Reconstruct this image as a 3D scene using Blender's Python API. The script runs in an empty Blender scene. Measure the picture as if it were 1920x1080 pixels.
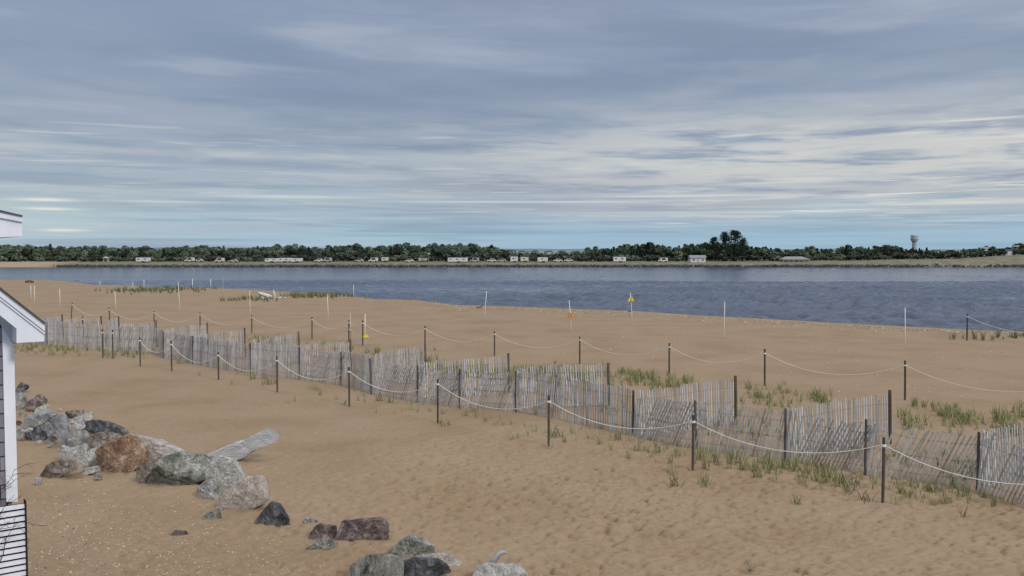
import bpy, math, random
import numpy as np
from mathutils import Vector, Matrix, noise as mnoise
random.seed(11)
rnd = random.Random(5)
R = math.radians
S = bpy.context.scene
COL = S.collection
F = 1663.0; H = 4.6
PITCH = math.atan(72 / F)
CA, SA = math.cos(PITCH), math.sin(PITCH)
WATER_Z = -2.6

# ------------------------------------------------------------------ camera
cam_d = bpy.data.cameras.new('camera'); cam = bpy.data.objects.new('camera', cam_d); COL.objects.link(cam)
cam.location = (0, 0, H); cam.rotation_euler = (math.pi / 2 - PITCH, 0, 0)
cam_d.sensor_width = 36; cam_d.lens = 36 * F / 1920; cam_d.clip_end = 20000; cam_d.clip_start = 0.1
S.camera = cam
S.render.resolution_x = 1024; S.render.resolution_y = 576
S.view_settings.view_transform = 'Standard'; S.view_settings.look = 'None'
S.view_settings.exposure = 0.04; S.view_settings.gamma = 1

def ray(px, py):
    u = (px - 960) / F; v = -(py - 540) / F
    return Vector((u, CA + v * SA, -SA + v * CA))
def gp(px, py, z=0.0):
    d = ray(px, py); t = (z - H) / d.z
    return Vector((d.x * t, d.y * t, z))
def ad(px, py, Y):
    d = ray(px, py); t = Y / d.y
    return Vector((d.x * t, Y, H + d.z * t))

# ------------------------------------------------------------------ object helpers
def tag(o, label=None, cat=None, group=None, kind=None):
    if label: o['label'] = label
    if cat: o['category'] = cat
    if group: o['group'] = group
    if kind: o['kind'] = kind
    return o
def empty(name, loc, label=None, cat=None, group=None, rz=0):
    o = bpy.data.objects.new(name, None); COL.objects.link(o)
    o.location = loc; o.rotation_euler = (0, 0, rz); o.empty_display_size = .2
    return tag(o, label, cat, group)
def copy_tree(o, parent=None):
    c = o.copy(); COL.objects.link(c)
    if parent is not None: c.parent = parent
    for ch in list(o.children): copy_tree(ch, c)
    return c
class MB:
    def __init__(s): s.v = []; s.f = []
    def add(s, vs, fs):
        n = len(s.v); s.v += [tuple(v) for v in vs]; s.f += [tuple(i + n for i in f) for f in fs]
    def box(s, c, size, rz=0, M=None):
        hx, hy, hz = size[0] / 2, size[1] / 2, size[2] / 2
        vs = [Vector((x, y, z)) for x in (-hx, hx) for y in (-hy, hy) for z in (-hz, hz)]
        m = M if M is not None else Matrix.Rotation(rz, 3, 'Z')
        s.add([m @ v + Vector(c) for v in vs], [(0, 1, 3, 2), (4, 6, 7, 5), (0, 4, 5, 1), (2, 3, 7, 6), (0, 2, 6, 4), (1, 5, 7, 3)])
    def tube(s, pts, rad, n=8, cap=True):
        pts = [Vector(p) for p in pts]
        if not isinstance(rad, (list, tuple)): rad = [rad] * len(pts)
        rings = []
        for i, p in enumerate(pts):
            t = (pts[min(i + 1, len(pts) - 1)] - pts[max(i - 1, 0)]).normalized()
            a = Vector((0, 0, 1)) if abs(t.z) < .9 else Vector((1, 0, 0))
            u = t.cross(a).normalized(); w = t.cross(u)
            rings.append([p + (u * math.cos(k * 2 * math.pi / n) + w * math.sin(k * 2 * math.pi / n)) * rad[i] for k in range(n)])
        vs = [v for r in rings for v in r]; fs = []
        for i in range(len(pts) - 1):
            for k in range(n):
                a = i * n + k; b = i * n + (k + 1) % n
                fs.append((a, b, b + n, a + n))
        if cap:
            fs.append(tuple(range(n))[::-1]); fs.append(tuple((len(pts) - 1) * n + k for k in range(n)))
        s.add(vs, fs)
    def prism(s, poly, vec):
        n = len(poly); vec = Vector(vec)
        vs = [Vector(p) for p in poly] + [Vector(p) + vec for p in poly]
        fs = [tuple(range(n)), tuple(range(2 * n - 1, n - 1, -1))]
        for i in range(n): fs.append((i, i + n, (i + 1) % n + n, (i + 1) % n))
        s.add(vs, fs)
    def build(s, name, mat, parent=None, smooth=False, loc=None):
        me = bpy.data.meshes.new(name); me.from_pydata(s.v, [], s.f); me.materials.append(mat)
        me.validate()
        if smooth: me.polygons.foreach_set('use_smooth', [True] * len(me.polygons))
        o = bpy.data.objects.new(name, me); COL.objects.link(o)
        if parent is not None: o.parent = parent
        if loc is not None: o.location = loc
        return o

# ------------------------------------------------------------------ materials
def newmat(name, rough=.8, spec=.3):
    m = bpy.data.materials.new(name); m.use_nodes = True
    nt = m.node_tree; b = nt.nodes['Principled BSDF']
    b.inputs['Roughness'].default_value = rough
    b.inputs['Specular IOR Level'].default_value = spec
    return m, nt, b
def N(nt, t, **kw):
    n = nt.nodes.new(t)
    for k, v in kw.items():
        if k in ('inp',):
            for a, c in v.items(): n.inputs[a].default_value = c
        else: setattr(n, k, v)
    return n
def ramp(nt, stops, interp='LINEAR'):
    r = nt.nodes.new('ShaderNodeValToRGB'); r.color_ramp.interpolation = interp
    e = r.color_ramp.elements
    while len(e) > 1: e.remove(e[-1])
    e[0].position = stops[0][0]; e[0].color = (*stops[0][1], 1)
    for p, c in stops[1:]:
        x = e.new(p); x.color = (*c, 1)
    return r
def L(c):   # sRGB 0-255 -> linear
    return tuple((x / 255 / 12.92) if x / 255 <= .04045 else ((x / 255 + .055) / 1.055) ** 2.4 for x in c)
def coords(nt, scale=(1, 1, 1), obj=True):
    tc = nt.nodes.new('ShaderNodeTexCoord'); mp = nt.nodes.new('ShaderNodeMapping')
    mp.inputs['Scale'].default_value = scale
    nt.links.new(tc.outputs['Object' if obj else 'Generated'], mp.inputs['Vector'])
    return mp.outputs['Vector']
def noisy(name, cols, scale=6, detail=6, rough=.85, bump=.3, bumpscale=None, stretch=(1, 1, 1), spec=.25, dist=.02, contrast=(.3, .7), island=0.0):
    m, nt, b = newmat(name, rough, spec)
    v = coords(nt, stretch)
    n = N(nt, 'ShaderNodeTexNoise', inp={'Scale': scale, 'Detail': detail, 'Roughness': .65})
    nt.links.new(v, n.inputs['Vector'])
    k = len(cols)
    st = [(contrast[0] + (contrast[1] - contrast[0]) * i / max(1, k - 1), c) for i, c in enumerate(cols)]
    r = ramp(nt, st); nt.links.new(n.outputs['Fac'], r.inputs['Fac'])
    out = r.outputs['Color']
    if island:
        g = N(nt, 'ShaderNodeNewGeometry'); hs = N(nt, 'ShaderNodeHueSaturation')
        mr = N(nt, 'ShaderNodeMapRange', inp={'To Min': 1 - island, 'To Max': 1 + island})
        nt.links.new(g.outputs['Random Per Island'], mr.inputs['Value'])
        nt.links.new(mr.outputs['Result'], hs.inputs['Value']); nt.links.new(out, hs.inputs['Color']); out = hs.outputs['Color']
    nt.links.new(out, b.inputs['Base Color'])
    if bump:
        n2 = N(nt, 'ShaderNodeTexNoise', inp={'Scale': bumpscale or scale * 3, 'Detail': 8, 'Roughness': .7})
        nt.links.new(v, n2.inputs['Vector'])
        bp = N(nt, 'ShaderNodeBump', inp={'Strength': bump, 'Distance': dist})
        nt.links.new(n2.outputs['Fac'], bp.inputs['Height']); nt.links.new(bp.outputs['Normal'], b.inputs['Normal'])
    return m

# ------------------------------------------------------------------ numpy noise
def vnoise(x, y, seed=0):
    x = np.asarray(x, float); y = np.asarray(y, float)
    xi = np.floor(x).astype(np.int64); yi = np.floor(y).astype(np.int64)
    fx = x - xi; fy = y - yi
    fx = fx * fx * (3 - 2 * fx); fy = fy * fy * (3 - 2 * fy)
    def h(a, b):
        n = (a * 374761393 + b * 668265263 + seed * 144665) & 0xffffffff
        n = ((n ^ (n >> 13)) * 1274126177) & 0xffffffff
        n = n ^ (n >> 16)
        return (n & 0xffffff) / float(0xffffff)
    a = h(xi, yi); b = h(xi + 1, yi); c = h(xi, yi + 1); d = h(xi + 1, yi + 1)
    return (a * (1 - fx) + b * fx) * (1 - fy) + (c * (1 - fx) + d * fx) * fy - .5

# beach crest (photo pixels on the sand plane)
crest_px = [(-900, 522), (-400, 522), (0, 524), (60, 524), (110, 526), (180, 534), (300, 538), (400, 540), (480, 543), (560, 548), (620, 551), (700, 560), (780, 562), (850, 571),
            (960, 574), (1080, 579), (1200, 583), (1300, 590), (1440, 597), (1560, 604), (1680, 610), (1800, 616), (1920, 621), (2400, 645), (3200, 680)]
_cu = []; _cy = []
for a, b in crest_px:
    g = gp(a, b); _cu.append(g.x / g.y); _cy.append(g.y)
def crest_y(u): return np.interp(u, _cu, _cy)
mounds = []   # x, y, sx, sy, h
def mound(px, py, sx, sy, h):
    g = gp(px, py); mounds.append((g.x, g.y, sx, sy, h))
mound(330, 925, .9, .45, .10); mound(450, 985, 1.0, .5, .06); mound(250, 950, 1.1, .5, .06); mound(640, 1040, .8, .5, .06)
mound(300, 770, 1.6, 1.0, .10); mound(700, 900, 2.4, 1.3, .05); mound(560, 1000, .8, .4, .06)
def height(x, y, fine=True):
    x = np.asarray(x, float); y = np.asarray(y, float)
    u = x / np.maximum(y, 1)
    yc = crest_y(u)
    z = .10 * vnoise(x / 5, y / 5, 1) + .05 * vnoise(x / 1.7, y / 1.7, 2)
    for mx, my, sx, sy, h in mounds:
        z = z + h * np.exp(-((x - mx) / sx) ** 2 - ((y - my) / sy) ** 2)
    # far dune hump on the left
    z = z * np.clip((yc - y) / 8 + .3, 0.15, 1)
    d = y - yc
    q = np.clip(d, -4, None) + 4
    dist_soft = np.where(d > -4, (q * q) / (q + 7), 0)
    z = z - dist_soft * .085 * np.clip(50 / yc, .45, 1.3) * np.clip(1 + d / 30, 1, 2)
    if fine:
        # wind ripples, footprints: strong in the trampled foreground, none on the smooth rear beach
        rough = np.clip((24 - y) / 7, 0, 1) * (.30 + .70 * np.clip((x + 4.5) / 3, 0, 1)) + .10 + .18 * np.clip((30 - y) / 8, 0, 1)
        rough = rough * np.clip(1.0 + .7 * vnoise(x / 1.9, y / 1.9, 9), .5, 1.4)
        n = .2 * vnoise(x / .55 + .6 * vnoise(x / .9, y / .9, 6), y / .30, 3) + 1.0 * vnoise(x / .17, y / .10, 4) + .6 * vnoise(x / .09, y / .06, 5)
        n = np.where(n < -.05, -.05 + (n + .05) * 1.9, n * .8)
        z = z + .064 * rough * n
    return z
def hz(x, y): return float(height(x, y, False))
def on(px, py):
    g = gp(px, py); g.z = hz(g.x, g.y); return g

# ------------------------------------------------------------------ world / light
w = bpy.data.worlds.new('World'); S.world = w; w.use_nodes = True
nt = w.node_tree; nt.nodes.clear()
SUN_EL, SUN_AZ = 35, 138   # azimuth clockwise from +Y
out = N(nt, 'ShaderNodeOutputWorld')
sky = N(nt, 'ShaderNodeTexSky'); sky.sky_type = 'NISHITA'; sky.sun_disc = False
sky.sun_elevation = R(SUN_EL); sky.sun_rotation = R(SUN_AZ)
bgs = N(nt, 'ShaderNodeBackground', inp={'Strength': .1}); nt.links.new(sky.outputs[0], bgs.inputs[0])
tc = N(nt, 'ShaderNodeTexCoord'); sep = N(nt, 'ShaderNodeSeparateXYZ'); nt.links.new(tc.outputs['Generated'], sep.inputs[0])
def M(op, a, b=None, c=None, clamp=False):
    n = N(nt, 'ShaderNodeMath', operation=op); n.use_clamp = clamp
    for i, x in enumerate((a, b, c)):
        if x is None: continue
        if isinstance(x, (int, float)): n.inputs[i].default_value = x
        else: nt.links.new(x, n.inputs[i])
    return n.outputs[0]
Xs, Ys, Zs = sep.outputs
Zc = M('MAXIMUM', Zs, 0.0)
def mapped(sx, sy, sz, off=0.0, tilt=0.0):
    zz = M('ADD', M('MULTIPLY', M('LOGARITHM', M('ADD', Zc, .03), math.e), sz), off)
    zz = M('ADD', zz, M('MULTIPLY', Xs, tilt))
    c = N(nt, 'ShaderNodeCombineXYZ')
    nt.links.new(M('MULTIPLY', Xs, sx), c.inputs[0]); nt.links.new(M('MULTIPLY', Ys, sy), c.inputs[1]); nt.links.new(zz, c.inputs[2])
    return c.outputs[0]
def cn(vec, scale, detail=6, rough=.55, dist=0.0):
    n = N(nt, 'ShaderNodeTexNoise', inp={'Scale': scale, 'Detail': detail, 'Roughness': rough, 'Distortion': dist})
    nt.links.new(vec, n.inputs['Vector']); return n.outputs['Fac']
def mixc(f, a, b):
    n = N(nt, 'ShaderNodeMix', data_type='RGBA')
    if isinstance(f, (int, float)): n.inputs[0].default_value = f
    else: nt.links.new(f, n.inputs[0])
    for i, x in ((6, a), (7, b)):
        if isinstance(x, tuple): n.inputs[i].default_value = (*x, 1)
        else: nt.links.new(x, n.inputs[i])
    return n.outputs[2]
def sstep(x, a, b):
    n = N(nt, 'ShaderNodeMapRange', interpolation_type='SMOOTHSTEP', inp={'From Min': a, 'From Max': b})
    nt.links.new(x, n.inputs[0]); return n.outputs[0]
def gauss(x, c, s):   # exp(-((x-c)/s)^2)
    t = M('DIVIDE', M('SUBTRACT', x, c), s); return M('EXPONENT', M('MULTIPLY', M('MULTIPLY', t, t), -1))
az = M('DIVIDE', Xs, M('MAXIMUM', M('ABSOLUTE', Ys), .02))
r = ramp(nt, [(0.0, L((168, 196, 210))), (.03, L((160, 186, 203))), (.05, L((162, 183, 196))), (.09, L((163, 177, 190))), (.13, L((150, 164, 182))), (.17, L((141, 156, 178))), (.28, L((138, 154, 178))), (.50, L((140, 156, 182))), (.72, (1.1, 1.15, 1.22)), (1, (1.5, 1.5, 1.5))])
nt.links.new(Zc, r.inputs['Fac'])
col = r.outputs['Color']
front = sstep(Zc, .45, .25)
# soft bands, tilted streaks
big = cn(mapped(1.4, 1.4, 2.4, 3.1, .2), 1.0, 4, .5, .3)
col = mixc(M('MULTIPLY', sstep(big, .50, .68), M('MULTIPLY', front, .65)), col, L((153, 159, 180)))
col = mixc(M('MULTIPLY', sstep(big, .50, .32), M('MULTIPLY', front, .55)), col, L((122, 140, 166)))
mid = cn(mapped(3.4, 3.4, 6.5, 7.7, .7), 1.0, 5, .52, .3)
soft = cn(mapped(2.9, 2.9, 4.6, 5.2, .35), 1.0, 7, .55, .3)
col = mixc(M('MULTIPLY', sstep(soft, .50, .66), M('MULTIPLY', front, .5)), col, L((163, 172, 188)))
col = mixc(M('MULTIPLY', sstep(soft, .50, .36), M('MULTIPLY', front, .5)), col, L((124, 140, 163)))
col = mixc(M('MULTIPLY', sstep(mid, .52, .70), M('MULTIPLY', front, .5)), col, L((172, 180, 196)))
col = mixc(M('MULTIPLY', sstep(mid, .48, .32), M('MULTIPLY', front, .45)), col, L((126, 142, 166)))
# broken low band with bright gaps, stronger on the right
low = M('MULTIPLY', sstep(Zc, .012, .035), sstep(Zc, .165, .10))
wr = M('ADD', .35, M('MULTIPLY', sstep(az, -.15, .45), .65))
fine = cn(mapped(8.5, 8.5, 14, 1.3, .8), 1.0, 7, .6, .5)
f1 = M('MULTIPLY', M('MULTIPLY', sstep(fine, .49, .66), low), wr)
col = mixc(M('MULTIPLY', f1, .85), col, L((202, 206, 205)))
fine2 = cn(mapped(7.0, 7.0, 24, 9.3, -.8), 1.0, 5, .6, .4)
f2 = M('MULTIPLY', M('MULTIPLY', sstep(fine2, .60, .70), low), wr)
col = mixc(M('MULTIPLY', f2, .9), col, L((226, 226, 222)))
fine3 = cn(mapped(7.0, 7.0, 18, 4.3, .6), 1.0, 6, .6, .4)
col = mixc(M('MULTIPLY', M('MULTIPLY', sstep(fine3, .55, .7), low), .6), col, L((140, 156, 176)))
# pale glow on the lower left and long bright slots
gl = M('MULTIPLY', gauss(az, -.62, .22), gauss(Zs, .035, .03))
col = mixc(M('MULTIPLY', gl, .55), col, L((196, 212, 210)))
for (a0, sa, z0, sz, k) in ((-.525, .035, .0495, .0016, .9), (-.52, .03, .0405, .0014, .8), (-.505, .028, .0195, .0016, .75), (-.39, .07, .050, .0016, .45), (-.25, .09, .0575, .002, .45),
                            (-.11, .06, .0865, .0018, .0), (.19, .09, .0590, .0010, .7), (.02, .16, .0535, .0010, .55), (.40, .05, .0255, .001, .0), (-.65, .5, .101, .004, .28), (.52, .06, .128, .0012, .8),
                            (.45, .03, .118, .0012, .7), (.50, .14, .047, .0020, .6), (.30, .25, .0405, .0014, .35), (.56, .09, .110, .002, .6)):
    if k: col = mixc(M('MULTIPLY', M('MULTIPLY', gauss(az, a0, sa), gauss(Zs, z0, sz)), k), col, L((232, 232, 222)))
hl = M('MULTIPLY', gauss(Zs, .098, .048), sstep(az, -.28, .30))
lump = cn(mapped(7.5, 7.5, 10.5, 2.2, .5), 1.0, 8, .6, .35)
col = mixc(M('MULTIPLY', M('MULTIPLY', hl, sstep(lump, .34, .58)), .85), col, L((208, 208, 204)))
col = mixc(M('MULTIPLY', M('MULTIPLY', hl, sstep(lump, .46, .34)), .5), col, L((138, 152, 174)))
bl = M('MULTIPLY', sstep(Zs, .034, .015), sstep(az, -.25, .1))
col = mixc(M('MULTIPLY', bl, .6), col, L((150, 185, 207)))
bgc = N(nt, 'ShaderNodeBackground', inp={'Strength': 1.0}); nt.links.new(col, bgc.inputs[0])
mx = N(nt, 'ShaderNodeMixShader', inp={0: .97}); nt.links.new(bgs.outputs[0], mx.inputs[1]); nt.links.new(bgc.outputs[0], mx.inputs[2])
nt.links.new(mx.outputs[0], out.inputs['Surface'])
sd = bpy.data.lights.new('sun', 'SUN'); sd.energy = 1.95; sd.angle = R(10); sd.color = (1, .95, .88)
so = bpy.data.objects.new('sun', sd); COL.objects.link(so)
dirv = Vector((math.sin(R(SUN_AZ)) * math.cos(R(SUN_EL)), math.cos(R(SUN_AZ)) * math.cos(R(SUN_EL)), math.sin(R(SUN_EL))))
so.rotation_euler = dirv.to_track_quat('Z', 'Y').to_euler()

# ------------------------------------------------------------------ sand
def sand_material():
    m, nt, b = newmat('sand', .95, .12)
    v = coords(nt)
    n1 = N(nt, 'ShaderNodeTexNoise', inp={'Scale': .35, 'Detail': 5, 'Roughness': .6}); nt.links.new(v, n1.inputs['Vector'])
    r1 = ramp(nt, [(.32, (.230, .162, .101)), (.52, (.260, .190, .126)), (.72, (.272, .205, .141))]); nt.links.new(n1.outputs['Fac'], r1.inputs['Fac'])
    n2 = N(nt, 'ShaderNodeTexNoise', inp={'Scale': 9, 'Detail': 8, 'Roughness': .8}); nt.links.new(v, n2.inputs['Vector'])
    r2 = ramp(nt, [(.3, (.80, .80, .80)), (.5, (1, 1, 1)), (.72, (1.10, 1.09, 1.07))]); nt.links.new(n2.outputs['Fac'], r2.inputs['Fac'])
    mu = N(nt, 'ShaderNodeMix', data_type='RGBA', blend_type='MULTIPLY', inp={0: 1.0})
    nt.links.new(r1.outputs['Color'], mu.inputs[6]); nt.links.new(r2.outputs['Color'], mu.inputs[7])
    nt.links.new(mu.outputs[2], b.inputs['Base Color'])
    n3 = N(nt, 'ShaderNodeTexNoise', inp={'Scale': 14, 'Detail': 8, 'Roughness': .75}); nt.links.new(v, n3.inputs['Vector'])
    bp = N(nt, 'ShaderNodeBump', inp={'Strength': .5, 'Distance': .02})
    nt.links.new(n3.outputs['Fac'], bp.inputs['Height']); nt.links.new(bp.outputs['Normal'], b.inputs['Normal'])
    return m
M_sand = sand_material()
us = np.concatenate([np.linspace(-3, -.66, 60), np.linspace(-.65, .65, 860), np.linspace(.66, 3, 60)])
dy = np.concatenate([np.linspace(30, 300, 330), np.linspace(301, 760, 400), np.linspace(765, 3000, 60)])
yr = (H * F / dy)[::-1]
U, Y = np.meshgrid(us, yr); X = U * Y
Z = height(X, Y); Z = np.maximum(Z, -6)
nr, nc = U.shape
me = bpy.data.meshes.new('sand_beach')
co = np.stack([X, Y, Z], -1).reshape(-1, 3)
idx = np.arange(nr * nc).reshape(nr, nc)
q = np.stack([idx[:-1, :-1], idx[:-1, 1:], idx[1:, 1:], idx[1:, :-1]], -1).reshape(-1, 4)
me.vertices.add(len(co)); me.vertices.foreach_set('co', co.ravel())
me.loops.add(q.size); me.loops.foreach_set('vertex_index', q.ravel().astype(np.int32))
me.polygons.add(len(q)); me.polygons.foreach_set('loop_start', np.arange(0, q.size, 4, dtype=np.int32))
me.polygons.foreach_set('use_smooth', np.ones(len(q), bool))
me.update(calc_edges=True); me.materials.append(M_sand)
beach = bpy.data.objects.new('sand_beach', me); COL.objects.link(beach)
tag(beach, kind='structure')

# ------------------------------------------------------------------ water
def water_material():
    m, nt, b = newmat('water', .16, .5)
    b.inputs['IOR'].default_value = 1.33
    v = coords(nt, (.9, 1.6, 1))
    a = N(nt, 'ShaderNodeTexNoise', inp={'Scale': 1.0, 'Detail': 5, 'Roughness': .6, 'Distortion': .5}); nt.links.new(v, a.inputs['Vector'])
    bp = N(nt, 'ShaderNodeBump', inp={'Strength': .5, 'Distance': .2})
    nt.links.new(a.outputs['Fac'], bp.inputs['Height']); nt.links.new(bp.outputs['Normal'], b.inputs['Normal'])
    v3 = coords(nt, (.02, .05, 1))
    d = N(nt, 'ShaderNodeTexNoise', inp={'Scale': 1.0, 'Detail': 4}); nt.links.new(v3, d.inputs['Vector'])
    rr = ramp(nt, [(.35, (.046, .062, .098)), (.65, (.068, .086, .125))]); nt.links.new(d.outputs['Fac'], rr.inputs['Fac'])
    nt.links.new(rr.outputs['Color'], b.inputs['Base Color'])
    return m
def wave_h(X, Y):
    wx = X + 2.5 * vnoise(X / 14, Y / 14, 55)
    a = vnoise(wx / 3.4, (Y + .22 * X) / 1.7, 51) + .7 * vnoise(wx / 1.7 + 9, (Y + .2 * X) / .9, 52) + .3 * vnoise(wx / .9, Y / .5, 53)
    patch = np.clip(.75 + 1.3 * vnoise(X / 45, Y / 16, 54), .2, 1.5)
    fade = np.clip((215 - Y) / 40, 0, 1)
    fade = fade * (.35 + .65 * np.clip((X / Y + .42) / .5, 0, 1))
    fade = fade + .16 * np.clip((X / Y + .8), .4, 1)
    return np.where(a > 0, a * 1.2, a) * .80 * patch * fade
uw = np.concatenate([np.linspace(-9, -.7, 20), np.linspace(-.68, .68, 900), np.linspace(.7, 9, 20)])
yw = np.concatenate([[20], np.arange(46, 110, .20), np.arange(110, 222, .34), np.arange(222, 366, .7), [370, 420]])
U, Y = np.meshgrid(uw, yw); X = U * Y; Z = WATER_Z + wave_h(X, Y)
def grid_obj(name, X, Y, Z, mat):
    nr, nc = X.shape; me = bpy.data.meshes.new(name)
    co = np.stack([X, Y, Z], -1).reshape(-1, 3); idx = np.arange(nr * nc).reshape(nr, nc)
    q = np.stack([idx[:-1, :-1], idx[:-1, 1:], idx[1:, 1:], idx[1:, :-1]], -1).reshape(-1, 4)
    me.vertices.add(len(co)); me.vertices.foreach_set('co', co.ravel())
    me.loops.add(q.size); me.loops.foreach_set('vertex_index', q.ravel().astype(np.int32))
    me.polygons.add(len(q)); me.polygons.foreach_set('loop_start', np.arange(0, q.size, 4, dtype=np.int32))
    me.polygons.foreach_set('use_smooth', np.ones(len(q), bool))
    me.update(calc_edges=True); me.materials.append(mat)
    o = bpy.data.objects.new(name, me); COL.objects.link(o); return o
tag(grid_obj('water', X, Y, Z, water_material()), kind='structure')

# ------------------------------------------------------------------ far shore land
SHORE = 363.0
def land_px_y(px):   # image row of the ground where the far trees stand
    return np.interp(px, [-500, 0, 1280, 1500, 1650, 1800, 1870, 1920, 2400], [491, 491, 490.5, 490, 488, 485, 481, 478, 470])
def land_z(x, y):
    px = 960 + x / 380 * F
    zt = H - (land_px_y(px) - 468) / F * 380
    zt = zt + .25 * vnoise(x / 9, y / 9, 21)
    bank = np.interp(px, [-500, 90, 160, 1730, 1800, 3000], [-2.2, -2.2, -1.25, -1.25, -1.9, -1.2])
    t = np.clip((y - SHORE) / 1.6, 0, 1); t2 = np.clip((y - SHORE - 1.6) / 16, 0, 1)
    z = -3.4 + (bank + 3.4) * t + (zt - bank) * t2
    far = np.clip((y - 420) / 500, 0, 1)
    return z * (1 - far) + far * (-.2 + .0)
us2 = np.linspace(-1.2, 1.2, 500)
y2 = np.concatenate([[SHORE - 3, SHORE - .2], SHORE + np.array([0, .4, .8, 1.2, 1.6, 2.5, 4, 6, 8, 10, 13, 16, 20, 26, 34, 45, 60, 90, 150, 300, 600, 1500, 4500])])
U, Y = np.meshgrid(us2, y2)
X = U * Y; wob = .9 * vnoise(X / 4, X * 0, 31) + 1.6 * vnoise(X / 23, X * 0, 32)
Z = land_z(X, Y); Yw = Y + wob * (Y < SHORE + 10)
lb = MB(); nr, nc = U.shape
lb.v = [tuple(p) for p in np.stack([X, Yw, Z], -1).reshape(-1, 3)]
lb.f = [(r_ * nc + c_, r_ * nc + c_ + 1, (r_ + 1) * nc + c_ + 1, (r_ + 1) * nc + c_) for r_ in range(nr - 1) for c_ in range(nc - 1)]
def land_material():
    m, nt, b = newmat('far_bank', .95, .1)
    v = coords(nt)
    n1 = N(nt, 'ShaderNodeTexNoise', inp={'Scale': .25, 'Detail': 6, 'Roughness': .7}); nt.links.new(v, n1.inputs['Vector'])
    r1 = ramp(nt, [(.35, (.115, .112, .078)), (.55, (.165, .155, .115)), (.7, (.23, .21, .165))]); nt.links.new(n1.outputs['Fac'], r1.inputs['Fac'])
    tcn = N(nt, 'ShaderNodeTexCoord'); sp = N(nt, 'ShaderNodeSeparateXYZ'); nt.links.new(tcn.outputs['Object'], sp.inputs[0])
    mr = N(nt, 'ShaderNodeMapRange', inp={'From Min': -196, 'From Max': -180}); nt.links.new(sp.outputs[0], mr.inputs[0])
    mx = N(nt, 'ShaderNodeMix', data_type='RGBA'); mx.inputs[6].default_value = (.30, .23, .17, 1)
    nt.links.new(mr.outputs[0], mx.inputs[0]); nt.links.new(r1.outputs['Color'], mx.inputs[7])
    mr2 = N(nt, 'ShaderNodeMapRange', inp={'From Min': 392, 'From Max': 415}); nt.links.new(sp.outputs[1], mr2.inputs[0])
    mx2 = N(nt, 'ShaderNodeMix', data_type='RGBA'); mx2.inputs[7].default_value = (.055, .075, .06, 1)
    nt.links.new(mr2.outputs[0], mx2.inputs[0]); nt.links.new(mx.outputs[2], mx2.inputs[6])
    nt.links.new(mx2.outputs[2], b.inputs['Base Color'])
    return m
tag(lb.build('far_shore_ground', land_material(), smooth=True), kind='structure')
def land_pt(px, Y, up=0):
    x = (px - 960) / F * Y
    return Vector((x, Y, float(land_z(x, Y)) + up))
# far hills
hb = MB(); xs = np.linspace(-2600, 2600, 160)
hv = []
for x in xs:
    zt = 5.5 + 5 * float(vnoise(x / 300, 0, 41)) + 2.0 * float(vnoise(x / 40, 0, 42)) + 1.0 * float(vnoise(x / 15, 0, 43))
    if x < -500: zt += 4
    hv += [(x, 2500, -2), (x, 2540, zt), (x, 2800, zt * .8), (x, 2900, -2)]
n4 = len(xs)
hb.add(hv, [(4 * i + k, 4 * i + 4 + k, 4 * i + 5 + k, 4 * i + 1 + k) for i in range(n4 - 1) for k in range(3)])
tag(hb.build('distant_hills', noisy('hills', [(.10, .15, .18), (.14, .19, .21)], .02, bump=0)), kind='structure')

# riprap along the far bank
def blob(mb, c, s, rr):
    vs = []
    ph = rr.random() * 6.28
    for (z, rad, n) in ((-1, .5, 5), (-.2, 1, 6), (.5, .85, 5)):
        pass
    n = 6
    pts = []
    for j, (z, rad) in enumerate(((-.6, .8), (.1, 1.0), (.65, .55))):
        for k in range(n):
            a = ph + k * 2 * math.pi / n + j * .4
            q_ = rad * rr.uniform(.75, 1.2)
            pts.append((c[0] + math.cos(a) * q_ * s[0], c[1] + math.sin(a) * q_ * s[1], c[2] + (z + rr.uniform(-.12, .12)) * s[2]))
    fs = []
    for j in range(2):
        for k in range(n):
            fs.append((j * n + k, j * n + (k + 1) % n, (j + 1) * n + (k + 1) % n, (j + 1) * n + k))
    fs.append(tuple(range(2 * n, 3 * n))); fs.append(tuple(range(n))[::-1])
    mb.add(pts, fs)
rp = MB()
for i in range(2600):
    px = rnd.uniform(108, 1935)
    if 1735 < px < 1865 and rnd.random() < .8: continue
    Y = SHORE + rnd.uniform(-1.6, 1.4); x = (px - 960) / F * Y
    s = rnd.uniform(.3, .75)
    w_ = .9 * float(vnoise(x / 4, 0, 31)) + 1.6 * float(vnoise(x / 23, 0, 32))
    blob(rp, (x, Y + w_, WATER_Z + .05 + (Y - SHORE + 1.6) / 3 * .8), (s, s, s * .7), rnd)
M_riprap = noisy('riprap', [(.025, .025, .028), (.05, .05, .052), (.12, .115, .11)], 1.5, bump=0, island=.5, contrast=(.35, .65))
tag(rp.build('riprap', M_riprap), 'dark band of riprap stones along the far waterline', 'riprap', kind='stuff')

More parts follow.
